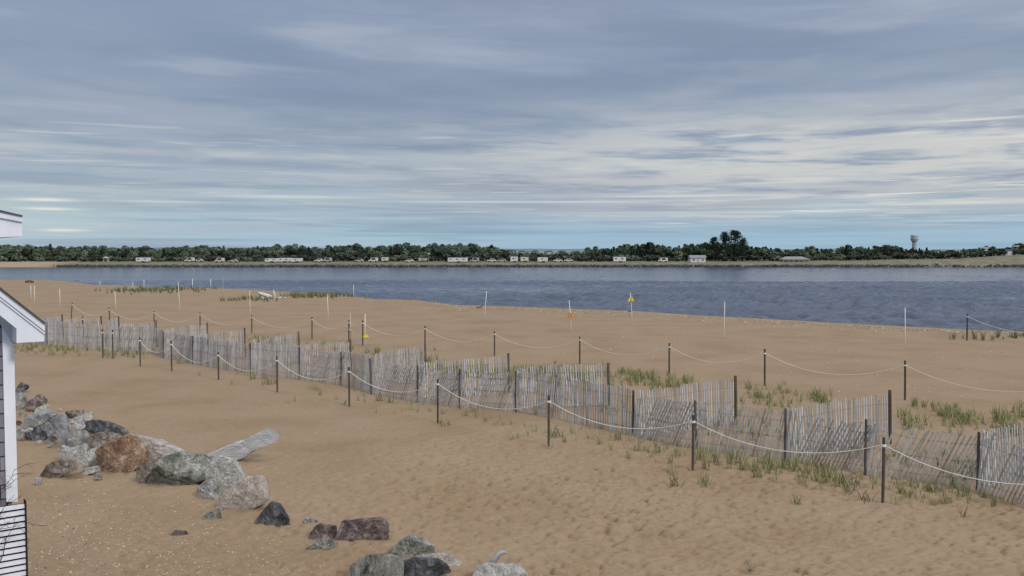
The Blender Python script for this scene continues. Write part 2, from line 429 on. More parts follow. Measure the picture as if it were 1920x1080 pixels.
# ------------------------------------------------------------------ trees
def foliage(name, c1, c2, isl=.35):
    m, nt, b = newmat(name, .9, .1)
    g = N(nt, 'ShaderNodeNewGeometry')
    r_ = ramp(nt, [(0, c1), (1, c2)]); nt.links.new(g.outputs['Random Per Island'], r_.inputs['Fac'])
    oi = N(nt, 'ShaderNodeObjectInfo'); hs = N(nt, 'ShaderNodeHueSaturation')
    mr = N(nt, 'ShaderNodeMapRange', inp={'To Min': .65, 'To Max': 1.3}); nt.links.new(oi.outputs['Random'], mr.inputs[0])
    nt.links.new(mr.outputs[0], hs.inputs['Value']); nt.links.new(r_.outputs[0], hs.inputs['Color'])
    nt.links.new(hs.outputs[0], b.inputs['Base Color'])
    return m
M_leaf = [foliage('leaf_green', (.075, .108, .068), (.18, .22, .145)), foliage('leaf_dark', (.040, .064, .046), (.125, .16, .105)), foliage('leaf_grey', (.095, .13, .105), (.19, .23, .18)), foliage('leaf_brown', (.045, .045, .032), (.105, .098, .070))]
M_far_haze = foliage('leaf_far_hazed', (.085, .130, .125), (.15, .20, .18))  # rear row: bluish distance haze painted into the leaf colour
M_pine = foliage('pine_needles', (.014, .030, .024), (.045, .068, .048))
M_bark = noisy('bark', [(.03, .025, .02), (.07, .058, .045)], 4, bump=0)
def leafquad(mb, c, s, rr):
    n = Vector((rr.gauss(0, 1), rr.gauss(0, 1), rr.gauss(0, 1) + .4)).normalized()
    u = n.orthogonal().normalized(); v = n.cross(u)
    a = rr.random() * 6.28; u, v = u * math.cos(a) + v * math.sin(a), v * math.cos(a) - u * math.sin(a)
    k = rr.uniform(.6, 1.1)
    c = Vector(c)
    mb.add([c - u * s, c - v * s * k + n * s * .3, c + u * s, c + v * s * k + n * s * .3], [(0, 1, 2, 3)])
def make_tree(kind, seed, mat):
    rr = random.Random(seed)
    root = empty('tree', (0, -500, -50))
    t = MB(); c = MB()
    if kind == 'broad':
        t.tube([(0, 0, -.3), (.1, 0, 1.8), (0, .1, 4.2)], [.22, .15, .06], 6)
        lobes = []
        for i in range(rr.randint(9, 13)):
            a = rr.random() * 6.28; rad = rr.uniform(.2, 2.3); z = rr.uniform(1.6, 5.4)
            rad *= 1 - max(0, z - 3.5) / 3.2
            p = Vector((math.cos(a) * rad, math.sin(a) * rad, z)); lobes.append((p, rr.uniform(.8, 1.45)))
            t.tube([(0, 0, max(.8, z * .45)), tuple(p * .6 + Vector((0, 0, z * .35))), tuple(p)], [.08, .05, .02], 4)
        lobes.append((Vector((rr.uniform(-.4, .4), 0, 5.7)), .9))
        for p, s in lobes:
            for i in range(110):
                d = Vector((rr.gauss(0, 1), rr.gauss(0, 1), rr.gauss(0, 1))).normalized() * s * rr.uniform(.55, 1.12)
                d.z *= .75
                leafquad(c, p + d, rr.uniform(.20, .42), rr)
    elif kind == 'conifer':
        t.tube([(0, 0, -.3), (0, 0, 3), (0, 0, 6.6)], [.18, .12, .02], 6)
        for i in range(26):
            z = .8 + 5.6 * i / 26; rad = (1 - (z - .6) / 6.4) * 1.9 + .12
            for k in range(rr.randint(5, 7)):
                a = rr.random() * 6.28; rl = rad * rr.uniform(.65, 1.15)
                for s in range(5):
                    f = (s + .8) / 5
                    leafquad(c, (math.cos(a) * rl * f + rr.gauss(0, .07), math.sin(a) * rl * f + rr.gauss(0, .07), z - .25 * f * rl + rr.gauss(0, .06)), rr.uniform(.18, .34), rr)
    elif kind == 'pine':   # tall open pitch pine with flat tiers and sky between
        t.tube([(0, 0, -.3), (.1, 0, 4), (-.1, .1, 8), (.1, 0, 12.3)], [.30, .22, .15, .04], 7)
        for i in range(17):
            z = 3.2 + 9.3 * (i / 17) + rr.uniform(-.2, .2)
            prof = 1 if z > 8.5 else .75 + .25 * (z - 3) / 5.5
            rad = (3.6 - max(0, z - 8) * .62) * prof
            for k in range(rr.randint(2, 4) if z < 8.5 else 6):
                a = rr.random() * 6.28; rl = rad * rr.uniform(.65, 1.1)
                e = Vector((math.cos(a) * rl, math.sin(a) * rl, z + .12 * rl))
                t.tube([(0, 0, z - .3), tuple(e * .55 + Vector((0, 0, z * .45 - .1))), tuple(e)], [.07, .045, .02], 4)
                for s in range(3 if z < 8.5 else 4):
                    f = (.5, .78, 1.0, .25)[s]; cc = Vector((e.x * f, e.y * f, z + .12 * rl * f + .1))
                    for q_ in range(12):
                        leafquad(c, cc + Vector((rr.gauss(0, .42), rr.gauss(0, .42), rr.gauss(0, .16 if z < 8.5 else .3))), rr.uniform(.12, .24), rr)
    elif kind == 'bush':
        t.tube([(0, 0, -.2), (0, 0, 1)], [.08, .04], 5)
        for i in range(8):
            p = Vector((rr.uniform(-1.6, 1.6), rr.uniform(-.8, .8), rr.uniform(.5, 1.7))); s = rr.uniform(.5, .9)
            t.tube([(0, 0, .2), tuple(p)], [.04, .02], 4)
            for k in range(60):
                d = Vector((rr.gauss(0, 1), rr.gauss(0, 1), rr.gauss(0, 1))).normalized() * s * rr.uniform(.5, 1.1); d.z *= .75
                q_ = p + d
                if q_.z > -.1: leafquad(c, q_, rr.uniform(.2, .36), rr)
    t.build('trunk', M_bark, root); c.build('crown', mat, root)
    return root
T = {'broad': [make_tree('broad', 100 + i, M_leaf[i % 4]) for i in range(6)] , 'conifer': [make_tree('conifer', 200 + i, M_pine) for i in range(3)],
     'pine': [make_tree('pine', 300 + i, M_pine) for i in range(3)], 'bush': [make_tree('bush', 400 + i, M_leaf[(0, 3, 1)[i]]) for i in range(3)],
     'farbroad': [make_tree('broad', 500 + i, M_far_haze) for i in range(3)], 'farconifer': [make_tree('conifer', 600 + i, M_far_haze) for i in range(2)]}
HT = {'broad': 6.6, 'conifer': 6.8, 'pine': 12.8, 'bush': 2.6, 'farbroad': 6.6, 'farconifer': 6.8}
used = set()
def plant(kind, px, Y, top_py, label, cat, group, wide=1.0, name='tree', base=None):
    k = rnd.randrange(len(T[kind])); proto = T[kind][k]
    o = copy_tree(proto)
    o.name = name
    p = land_pt(px, Y) if base is None else base
    ztop = ad(px, top_py, Y).z
    s = max(.25, (ztop - p.z) / HT[kind])
    o.location = p; sw = max(s, .8) if kind not in ('pine', 'bush') else s; o.scale = (sw * wide * rnd.uniform(.85, 1.2), sw * wide * rnd.uniform(.85, 1.2), s); o.rotation_euler = (0, 0, rnd.random() * 6.28)
    return tag(o, label, cat, group)
top_prof = [(-60, 459), (0, 458), (30, 460), (60, 463), (150, 464), (250, 465), (350, 464), (420, 464), (500, 464), (540, 460), (600, 465), (640, 460), (665, 459), (700, 465), (740, 459), (765, 459), (800, 463), (815, 458), (850, 461), (885, 458),
            (900, 461), (925, 462), (945, 467), (960, 469), (980, 474), (1000, 472), (1020, 476), (1060, 473), (1088, 474), (1105, 466), (1125, 465), (1140, 468), (1155, 463), (1190, 460), (1215, 456), (1232, 461), (1250, 466), (1262, 465),
            (1285, 457), (1300, 461), (1322, 456), (1345, 458), (1390, 458), (1405, 462), (1418, 467), (1440, 466), (1460, 471), (1480, 470), (1500, 469), (1520, 464), (1545, 470), (1570, 470), (1585, 461), (1600, 465), (1625, 466), (1660, 463), (1690, 465),
            (1715, 468), (1730, 465), (1750, 471), (1780, 472), (1800, 471), (1830, 466), (1845, 464), (1860, 466), (1870, 466), (1885, 468), (1900, 462), (1925, 459), (1990, 458)]
tpx = [a for a, b in top_prof]; tpy = [b for a, b in top_prof]
def region(px):
    for lim, txt in ((200, 'above the pale sand, far left'), (490, 'left of the long row of white trailers'), (640, 'behind the long row of white trailers'), (830, 'between the trailer row and the street lamp'),
                     (950, 'behind the white campers right of the street lamp'), (1100, 'in the low gap where the town shows through'), (1280, 'left of the white cabin'), (1420, 'around the white cabin under the tall pines'),
                     (1560, 'around the open picnic pavilion'), (1760, 'left and right of the water tower'), (3000, 'on the grassy rise at the far right')):
        if px < lim: return txt
def row(Y, step, off, kinds, word, x0=-50, x1=1975):
    px = x0
    while px < x1:
        k = rnd.choices(list(kinds), list(kinds.values()))[0]
        ty = float(np.interp(px, tpx, tpy)) + off + (rnd.uniform(-2.5, 2.2) if px > 1090 else rnd.uniform(-2.8, 3.2)) - (3.4 if px > 1090 else (2.4 if px > 940 else .4))
        if 1540 < px < 1574 or 1462 < px < 1520:  ty += 0
        txt = {'broad': 'leafy', 'conifer': 'pointed evergreen', 'farbroad': 'hazy leafy', 'farconifer': 'hazy pointed'}[k]
        plant(k, px, Y + rnd.uniform(-4, 4), ty, f'{word} {txt} tree {region(px)}', 'tree', f'{word} {txt} trees, {region(px)}', 1.1 if 'broad' in k else .9, name='broadleaf_tree' if 'broad' in k else 'conifer_tree')
        px += step * rnd.uniform(.6, 1.4)
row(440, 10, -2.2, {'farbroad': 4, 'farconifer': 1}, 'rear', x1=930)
row(412, 10, .6, {'broad': 4, 'conifer': 2}, 'middle')
row(392, 11.5, 3.6, {'broad': 6, 'conifer': 1}, 'front')
px = -40
while px < 1970:   # understorey
    if not (1288 < px < 1330 or 1458 < px < 1525):
        plant('bush', px, 386 + rnd.uniform(-2, 4), float(land_px_y(px)) - rnd.uniform(8, 15), f'dark scrubby bush {region(px)}', 'bush', f'bushes, {region(px)}', 1.3, name='bush')
    px += rnd.uniform(7, 15)
for i, (px, ty, wd, Y) in enumerate(((1338, 443, .85, 386), (1358, 434, .95, 389), (1378, 430, 1.0, 385), (1393, 446, 1.0, 388))):
    plant('pine', px, Y, ty, ('short left hand pine of the tall open pine stand', 'tall pine second from left in the open pine stand', 'tallest pine of the far shore with layered branches', 'shorter right hand pine of the tall open pine stand')[i], 'pine tree', 'tall open pines behind the cabin', wd, name='pine_tree')
for px, ty in ((95, 455), (68, 460), (1284, 455), (1520, 462), (1586, 459), (1660, 460), (1690, 462), (882, 456), (745, 455), (888, 455), (922, 457), (1215, 452), (1170, 456)):
    plant('conifer', px, 395, ty, f'evergreen standing above its neighbours {region(px)}', 'tree', f'evergreens above the wood, {region(px)}', .9, name='conifer_tree')
for g_ in T.values():
    for o in g_:
        for ch in list(o.children): bpy.data.objects.remove(ch)
        bpy.data.objects.remove(o)

# ------------------------------------------------------------------ far buildings and vehicles
M_white = noisy('white_paint', [(.50, .50, .52), (.62, .62, .64)], 3, bump=0, rough=.6)
M_trim = noisy('white_trim', [(.62, .62, .67), (.72, .72, .76)], 2.5, bump=.15, rough=.6, stretch=(3, 3, 1))
M_glass, _nt, _b = newmat('window_glass', .1, .5); _b.inputs['Base Color'].default_value = (.03, .035, .045, 1)
M_roofg = noisy('grey_roof', [(.17, .17, .18), (.26, .26, .27)], 4, bump=.1)
M_roofd = noisy('dark_roof', [(.05, .045, .045), (.09, .08, .08)], 4, bump=.1)
M_tyre, _nt, _b = newmat('tyre', .9, .1); _b.inputs['Base Color'].default_value = (.02, .02, .02, 1)
M_cream = noisy('cream_paint', [(.48, .46, .40), (.58, .55, .48)], 3, bump=0)
M_beige = noisy('beige_wall', [(.32, .30, .27), (.42, .40, .36)], 3, bump=0)
M_wood = noisy('timber', [(.08, .06, .045), (.14, .11, .08)], 3, bump=.1)
def rounded(w, h, r, n=3):
    pts = []
    for cx, cz, a0 in ((w / 2 - r, h - r, 0), (-w / 2 + r, h - r, 90), (-w / 2 + r, r, 180), (w / 2 - r, r, 270)):
        for i in range(n + 1):
            a = R(a0 + 90 * i / n); pts.append((cx + r * math.cos(a), cz + r * math.sin(a)))
    return pts
def trailer(px0, px1, Y, h, label, mat, rz=0):
    c = (px0 + px1) / 2; w = (px1 - px0) / F * Y
    o = empty('camping_trailer', land_pt(c, Y), label, 'trailer', 'campers parked on the far shore', rz)
    h *= .85
    b = MB(); b.prism([(x, -1.15, z + .45) for x, z in rounded(w, h, .3)], (0, 2.3, 0)); body = b.build('body', mat, o)
    nw = max(1, int(w / 2.4))
    for i in range(nw):
        x = -w / 2 + w * (i + .5) / nw
        g = MB(); g.box((x - .3, -1.16, .45 + h * .62), (.8, .05, h * .26)); g.build('window', M_glass, o)
    g = MB(); g.box((w * .28, -1.165, .45 + h * .45), (.6, .04, h * .8)); g.build('door', M_cream, o)
    for sx in (-.35, .35):
        g = MB(); g.tube([(sx + w * .05, -1.2, .33), (sx + w * .05, -.95, .33)], .33, 10); g.build('wheel', M_tyre, o)
    g = MB(); g.tube([(-w / 2, 0, .5), (-w / 2 - .9, 0, .4)], .05, 5); g.build('tow_bar', M_tyre, o)
    return o
def carcopy(px, Y, L_, mat, label, kind='car', rz=0):
    o = empty('parked_car', land_pt(px, Y), label, 'car', 'cars parked on the far shore', rz)
    h = 1.45 if kind == 'car' else 1.9
    prof = [(-.5, .35), (-.5, .8), (-.42, .88), (-.25, .92), (-.14, h), (.22, h), (.38, .95), (.5, .85), (.5, .35)] if kind == 'car' else [(-.5, .4), (-.5, .95), (-.3, 1.05), (-.22, h), (.46, h), (.5, 1.1), (.5, .4)]
    b = MB(); b.prism([(x * L_, -.85, z) for x, z in prof], (0, 1.7, 0)); b.build('body', mat, o)
    g = MB(); g.prism([(-.2 * L_, -.87, .95), (-.13 * L_, -.87, h - .12), (.2 * L_, -.87, h - .12), (.32 * L_, -.87, .95)], (0, 1.74, 0)); g.build('window', M_glass, o)
    for sx in (-.31, .31):
        for sy in (-.86, .72):
            g = MB(); g.tube([(sx * L_, sy, .33), (sx * L_, sy + .14, .33)], .33, 10); g.build('wheel', M_tyre, o)
    return o
TR = [(257, 281, 376, 1.9, 'white camper partly hidden by scrub, leftmost on the far shore', M_white), (498, 522, 374, 1.55, 'left trailer of the long white row on the far shore', M_white), (523, 545, 375, 1.7, 'middle trailer of the long white row on the far shore', M_white),
      (546, 567, 374, 1.6, 'right trailer of the long white row on the far shore', M_white), (716, 728, 378, 1.7, 'small cream camper between the trailer row and the street lamp', M_cream), (785, 801, 379, 1.4, 'dull beige trailer just left of the street lamp', M_beige),
      (840, 877, 374, 1.9, 'long white trailer with windows right of the street lamp', M_white), (957, 971, 375, 2.3, 'tall white camper at the left edge of the town gap', M_white), (976, 991, 378, 1.9, 'white camper in the middle of the town gap', M_cream),
      (1008, 1027, 375, 2.0, 'boxy white camper alone in the town gap', M_white), (1150, 1173, 376, 2.2, 'white camper in the dark trees left of the cabin', M_white)]
for a in TR: trailer(a[0], a[1], a[2], a[3], a[4], a[5])
M_silver = noisy('silver_paint', [(.30, .31, .33), (.40, .41, .43)], 1, bump=0, rough=.4, spec=.5)
M_darkcar = noisy('dark_paint', [(.04, .045, .06), (.07, .075, .09)], 1, bump=0, rough=.4, spec=.5)
for px, mt, lb_, kd in ((356, M_cream, 'pale van on the far shore, first right of the leftmost camper', 'van'), (373, M_silver, 'silver car behind the pale van on the far shore', 'car'), (412, M_cream, 'cream van midway between leftmost camper and trailer row', 'van'), (438, M_silver, 'silver car just left of the long trailer row', 'car'),
                       (598, M_white, 'white car first right of the long trailer row', 'car'), (614, M_silver, 'silver van second right of the long trailer row', 'van'), (674, M_silver, 'silver car left of the lone white van', 'car'), (700, M_white, 'white van left of the small cream camper', 'van'), (768, M_cream, 'cream car left of the dull beige trailer', 'car'),
                       (890, M_silver, 'silver van next to the long white trailer', 'van'), (922, M_white, 'white car between the long trailer and the tall camper', 'car'), (941, M_silver, 'silver car left of the tall white camper', 'car'), (1046, M_white, 'white car right of the boxy white camper', 'car'), (1066, M_cream, 'cream car farthest right in the town gap', 'car'), (1243, M_white, 'white van in the trees left of the cabin', 'van')):
    carcopy(px, 377, 3.8, mt, lb_, kd)
def house(px0, px1, Y, wall_top, roof_top, label, mw, mr, name='house', hip=False, depth=None, group=None, windows=2, door=True, ybase=None):
    c = (px0 + px1) / 2; w = (px1 - px0) / F * Y; d = depth or w * .7
    p = land_pt(c, Y)
    if ybase is not None: p.z = ad(c, ybase, Y).z
    zt = ad(c, wall_top, Y).z - p.z; zr = ad(c, roof_top, Y).z - p.z
    o = empty(name, p, label, 'house', group)
    b = MB(); b.box((0, d / 2, zt / 2 - .3), (w, d, zt + .6)); b.build('wall', mw, o)
    r_ = MB(); e = w * .06; k = .35 if hip else 0
    vs = [(-w / 2 - e, -e, zt), (w / 2 + e, -e, zt), (w / 2 + e, d + e, zt), (-w / 2 - e, d + e, zt), (-w / 2 * (1 - k) - (0 if hip else e), d / 2, zr), (w / 2 * (1 - k) + (0 if hip else e), d / 2, zr)]
    r_.add(vs, [(0, 1, 5, 4), (2, 3, 4, 5), (1, 2, 5), (3, 0, 4), (3, 2, 1, 0)]); r_.build('roof', mr, o)
    for i in range(windows):
        x = -w / 2 + w * (i + .5) / windows
        if door and windows % 2 == 0 and windows > 1: x = -w * .3 if i < windows / 2 else w * .3
        g = MB(); g.box((x, -.03, zt * .55), (w * .12, .08, zt * .32)); g.build('window', M_glass, o)
    if door:
        g = MB(); g.box((0, -.03, zt * .38), (w * .11, .09, zt * .76)); g.build('door', M_cream, o)
    return o
M_cabin = noisy('cabin_wall', [(.50, .50, .54), (.60, .60, .64)], 3, bump=0)
cab = house(1295, 1323, 375, 483.5, 478.5, 'small white cabin with grey roof below the tall pines', M_cabin, M_roofg, 'cabin', depth=5)
for ch in cab.children:
    if ch.name.startswith('door'): ch.data.materials[0] = M_beige
# pavilion
pv = empty('picnic_pavilion', land_pt(1492, 378), 'open picnic pavilion with long grey hipped roof', 'pavilion')
wv = 52 / F * 378
zt = ad(1492, 486, 378).z - pv.location.z; zr = ad(1492, 481, 378).z - pv.location.z
b = MB(); b.add([(-wv / 2, -1, zt), (wv / 2, -1, zt), (wv / 2, 6, zt), (-wv / 2, 6, zt), (-wv * .32, 2.5, zr), (wv * .28, 2.5, zr), (-wv / 2, -1, zt - .2), (wv / 2, -1, zt - .2), (wv / 2, 6, zt - .2), (-wv / 2, 6, zt - .2)],
              [(0, 1, 5, 4), (1, 2, 5), (2, 3, 4, 5), (3, 0, 4), (0, 6, 7, 1), (1, 7, 8, 2), (2, 8, 9, 3), (3, 9, 6, 0), (9, 8, 7, 6)]); b.build('roof', M_roofg, pv)
for i in range(6):
    for yy in (-.6, 5.6):
        b = MB(); b.box((-wv / 2 + .5 + i * (wv - 1) / 5, yy, (zt - .2) / 2), (.18, .18, zt - .2)); b.build('column', M_cream, pv)
# kiosk left
kk = empty('kiosk', land_pt(199, 378), 'small tan roofed kiosk at the wood edge, far left', 'kiosk')
b = MB(); b.add([(-1.2, -1, 1.7), (1.2, -1, 1.7), (1.2, 1, 1.7), (-1.2, 1, 1.7), (0, 0, 2.4)], [(0, 1, 4), (1, 2, 4), (2, 3, 4), (3, 0, 4), (3, 2, 1, 0)]); b.build('roof', M_beige, kk)
for sx in (-.9, .9):
    b = MB(); b.box((sx, 0, .85), (.25, .9, 1.7)); b.build('post', M_beige, kk)
# street lamp
lp = empty('street_lamp', land_pt(804, 376), 'tall street lamp with round pale head above the campers', 'street lamp')
b = MB(); b.tube([(0, 0, 0), (0, 0, 3.3)], [.1, .06], 8); b.build('pole', M_silver, lp)
b = MB(); b.tube([(0, 0, 3.25), (0, 0, 3.4), (0, 0, 3.6), (0, 0, 3.75)], [.3, .55, .5, .15], 10); b.build('lamp_head', M_cream, lp)
# water tower
TY = 1500
wt = empty('water_tower', Vector(((1713.5 - 960) / F * TY, TY, -.2)), 'grey bulbous water tower on a fluted column above the trees', 'water tower')
z = lambda py: ad(1713, py, TY).z + .2
M_tower = noisy('tower_concrete', [(.28, .32, .355), (.34, .38, .41)], .3, bump=0)
M_tower2 = noisy('tower_tank', [(.34, .38, .415), (.40, .44, .47)], .3, bump=0)
b = MB(); b.tube([(0, 0, 0), (0, 0, z(462)), (0, 0, z(453))], [3.7, 3.5, 3.6], 20); b.build('column', M_tower, wt)
b = MB(); b.tube([(0, 0, z(453.5)), (0, 0, z(451)), (0, 0, z(448.5)), (0, 0, z(447.5)), (0, 0, z(443)), (0, 0, z(441.8)), (0, 0, z(440.6))], [4.3, 5.6, 6.4, 6.0, 6.1, 6.5, 5.6], 24); tk = b.build('tank', M_tower2, wt)
b = MB(); b.tube([(0, 0, z(448.4)), (0, 0, z(447.6))], 6.7, 24); b.build('gallery', M_tower, tk)
b = MB(); b.tube([(0, 0, z(440.8)), (0, 0, z(439.4))], [2.0, .6], 10); b.build('vent', M_tower, tk)
# town houses seen through the gaps
adj = ['white', 'pale grey', 'cream', 'grey', 'tan']
mats = [M_white, M_cabin, M_cream, M_silver, M_beige]
for i, (px, wdt, top, gapn) in enumerate([(952, 8, 472, 'a'), (966, 10, 474, 'a'), (979, 8, 473, 'a'), (990, 9, 475, 'a'), (1003, 8, 472, 'a'), (1015, 9, 474, 'a'), (1030, 9, 473, 'a'), (1041, 8, 474, 'a'), (1054, 8, 472.5, 'a'), (1066, 9, 473, 'a'), (1080, 9, 473.5, 'a'), (1090, 9, 474, 'a'),
                       (1755, 10, 471, 'b'), (1768, 10, 470, 'b'), (1781, 11, 471, 'b'), (1794, 10, 470, 'b'), (1806, 10, 471.5, 'b'), (1818, 9, 470, 'b'), (1440, 9, 472, 'c'), (1555, 9, 473, 'c')]):
    where = {'a': 'in the low gap in the trees at mid picture', 'b': 'right of the water tower above the scrub', 'c': 'behind the pavilion trees'}[gapn]
    k = i % 5
    house(px - wdt / 2, px + wdt / 2, 900 + 20 * (i % 3), top - .2, top - 3, f'distant {adj[k]} town house {where}', mats[k], M_roofg if i % 2 else M_roofd, windows=2, group=f'{adj[k]} town houses {where}', ybase=478)
house(1552, 1569, 440, 476, 473, 'pale two storey house showing between the trees right of the pavilion', M_cabin, M_roofg, ybase=489)
house(1843, 1854, 399, 467, 463, 'white gabled house leftmost on the right hand rise', M_white, M_roofg, ybase=482)
house(1886, 1897, 386, 471, 467, 'white house low in the trees on the right hand rise', M_white, M_roofd, ybase=481)
house(1901, 1913, 399, 465, 460, 'tall white house among trees on the right hand rise', M_white, M_roofg, ybase=480)
house(1914, 1928, 386, 474, 470.5, 'white cottage at the right picture edge on the rise', M_cream, M_roofg, ybase=480)
# rubble pile on the far bank
rb = MB()
for i in range(70):
    px = rnd.gauss(1757, 6); q_ = max(0, 1 - abs(px - 1757) / 15)
    p = ad(px, 500.5 - q_ * 9 * rnd.random(), SHORE - 1.5 + rnd.uniform(-.5, .5)); s = rnd.uniform(.25, .7)
    blob(rb, p, (s, s, s * .8), rnd)
tag(rb.build('rubble_pile', noisy('pale_rubble', [(.16, .15, .13), (.40, .38, .33)], 1.2, bump=0, island=.4)), 'heap of pale rubble at the water edge of the far bank, right', 'rubble pile')
# pilings at the far left
for i in range(16):
    px = 100 + i * 6 + rnd.uniform(-1.5, 1.5)
    b = MB(); b.tube([(0, 0, -1), (rnd.uniform(-.1, .1), 0, rnd.uniform(.7, 1.3))], [.16, .14], 6)
    o = b.build('timber_piling', M_wood, loc=Vector(((px - 960) / F * 361, 361, WATER_Z)))
    tag(o, 'dark timber piling at the water edge by the far sandy beach', 'piling', 'timber pilings of the far left shore')

# ------------------------------------------------------------------ rocks
def rockmat(name, c1, c2, c3, scale=3.0, speck=.4, stretch=(1, 1, 1)):
    m, nt, b = newmat(name, .88, .2)
    v = coords(nt, stretch)
    a = N(nt, 'ShaderNodeTexNoise', inp={'Scale': scale, 'Detail': 9, 'Roughness': .68, 'Distortion': .6}); nt.links.new(v, a.inputs['Vector'])
    c2 = tuple(x * 1.15 for x in c2); c3 = tuple(min(.82, x * 1.3) for x in c3)
    r1 = ramp(nt, [(.36, c1), (.49, c2), (.62, c3)]); nt.links.new(a.outputs['Fac'], r1.inputs['Fac'])
    s = N(nt, 'ShaderNodeTexNoise', inp={'Scale': 30, 'Detail': 7, 'Roughness': .8}); nt.links.new(v, s.inputs['Vector'])
    r2 = ramp(nt, [(.38, (1 - speck,) * 3), (.52, (1, 1, 1)), (.68, (1 + speck,) * 3)]); nt.links.new(s.outputs['Fac'], r2.inputs['Fac'])
    mu = N(nt, 'ShaderNodeMix', data_type='RGBA', blend_type='MULTIPLY', inp={0: 1.0})
    nt.links.new(r1.outputs[0], mu.inputs[6]); nt.links.new(r2.outputs[0], mu.inputs[7])
    ck = N(nt, 'ShaderNodeTexNoise', inp={'Scale': scale * 1.6, 'Detail': 6, 'Roughness': .6, 'Distortion': 1.2}); nt.links.new(v, ck.inputs['Vector'])
    c1_ = N(nt, 'ShaderNodeMath', operation='SUBTRACT', inp={1: .5}); nt.links.new(ck.outputs['Fac'], c1_.inputs[0])
    c2_ = N(nt, 'ShaderNodeMath', operation='ABSOLUTE'); nt.links.new(c1_.outputs[0], c2_.inputs[0])
    c3_ = ramp(nt, [(0, (.35, .33, .32)), (.018, (1, 1, 1))]); nt.links.new(c2_.outputs[0], c3_.inputs['Fac'])
    m2 = N(nt, 'ShaderNodeMix', data_type='RGBA', blend_type='MULTIPLY', inp={0: .8})
    nt.links.new(mu.outputs[2], m2.inputs[6]); nt.links.new(c3_.outputs[0], m2.inputs[7])
    nt.links.new(m2.outputs[2], b.inputs['Base Color'])
    h = N(nt, 'ShaderNodeMath', operation='ADD'); nt.links.new(a.outputs['Fac'], h.inputs[0]); nt.links.new(s.outputs['Fac'], h.inputs[1])
    bp = N(nt, 'ShaderNodeBump', inp={'Strength': 1.0, 'Distance': .09}); nt.links.new(h.outputs[0], bp.inputs['Height']); nt.links.new(bp.outputs['Normal'], b.inputs['Normal'])
    return m
RM = {
 'slate': rockmat('dark_slate', (.04, .042, .048), (.11, .115, .125), (.28, .285, .295)),
 'grey': rockmat('grey_stone', (.17, .165, .16), (.40, .395, .385), (.60, .595, .57)),
 'blue': rockmat('blue_grey_stone', (.20, .215, .235), (.34, .36, .385), (.46, .47, .48), 2, .2),
 'pale': rockmat('pale_stone', (.34, .34, .325), (.60, .59, .56), (.72, .70, .67)),
 'green': rockmat('green_grey_stone', (.13, .135, .12), (.33, .335, .30), (.50, .495, .45), 4, .5),
 'orange': rockmat('orange_granite', (.15, .088, .056), (.37, .235, .155), (.62, .49, .39), 2.2, .45),
 'pink': rockmat('pink_white_granite', (.38, .31, .29), (.60, .53, .50), (.72, .66, .64), 3, .25),
 'beige': rockmat('beige_slab', (.40, .34, .29), (.58, .51, .45), (.66, .59, .53), 2.2, .25),
 'brown': rockmat('brown_stone', (.11, .09, .08), (.27, .225, .20), (.46, .41, .37), 4),
 'purple': rockmat('purple_stone', (.08, .06, .062), (.21, .16, .16), (.44, .37, .35), 3),
 'stripe': rockmat('streaked_grey_stone', (.06, .06, .055), (.28, .28, .255), (.40, .39, .36), 3, .3, (3, 3, .8)),
 'wood': rockmat('bleached_driftwood', (.58, .58, .60), (.76, .77, .80), (.64, .64, .64), 3, .3, (1, 4, 6)),
}
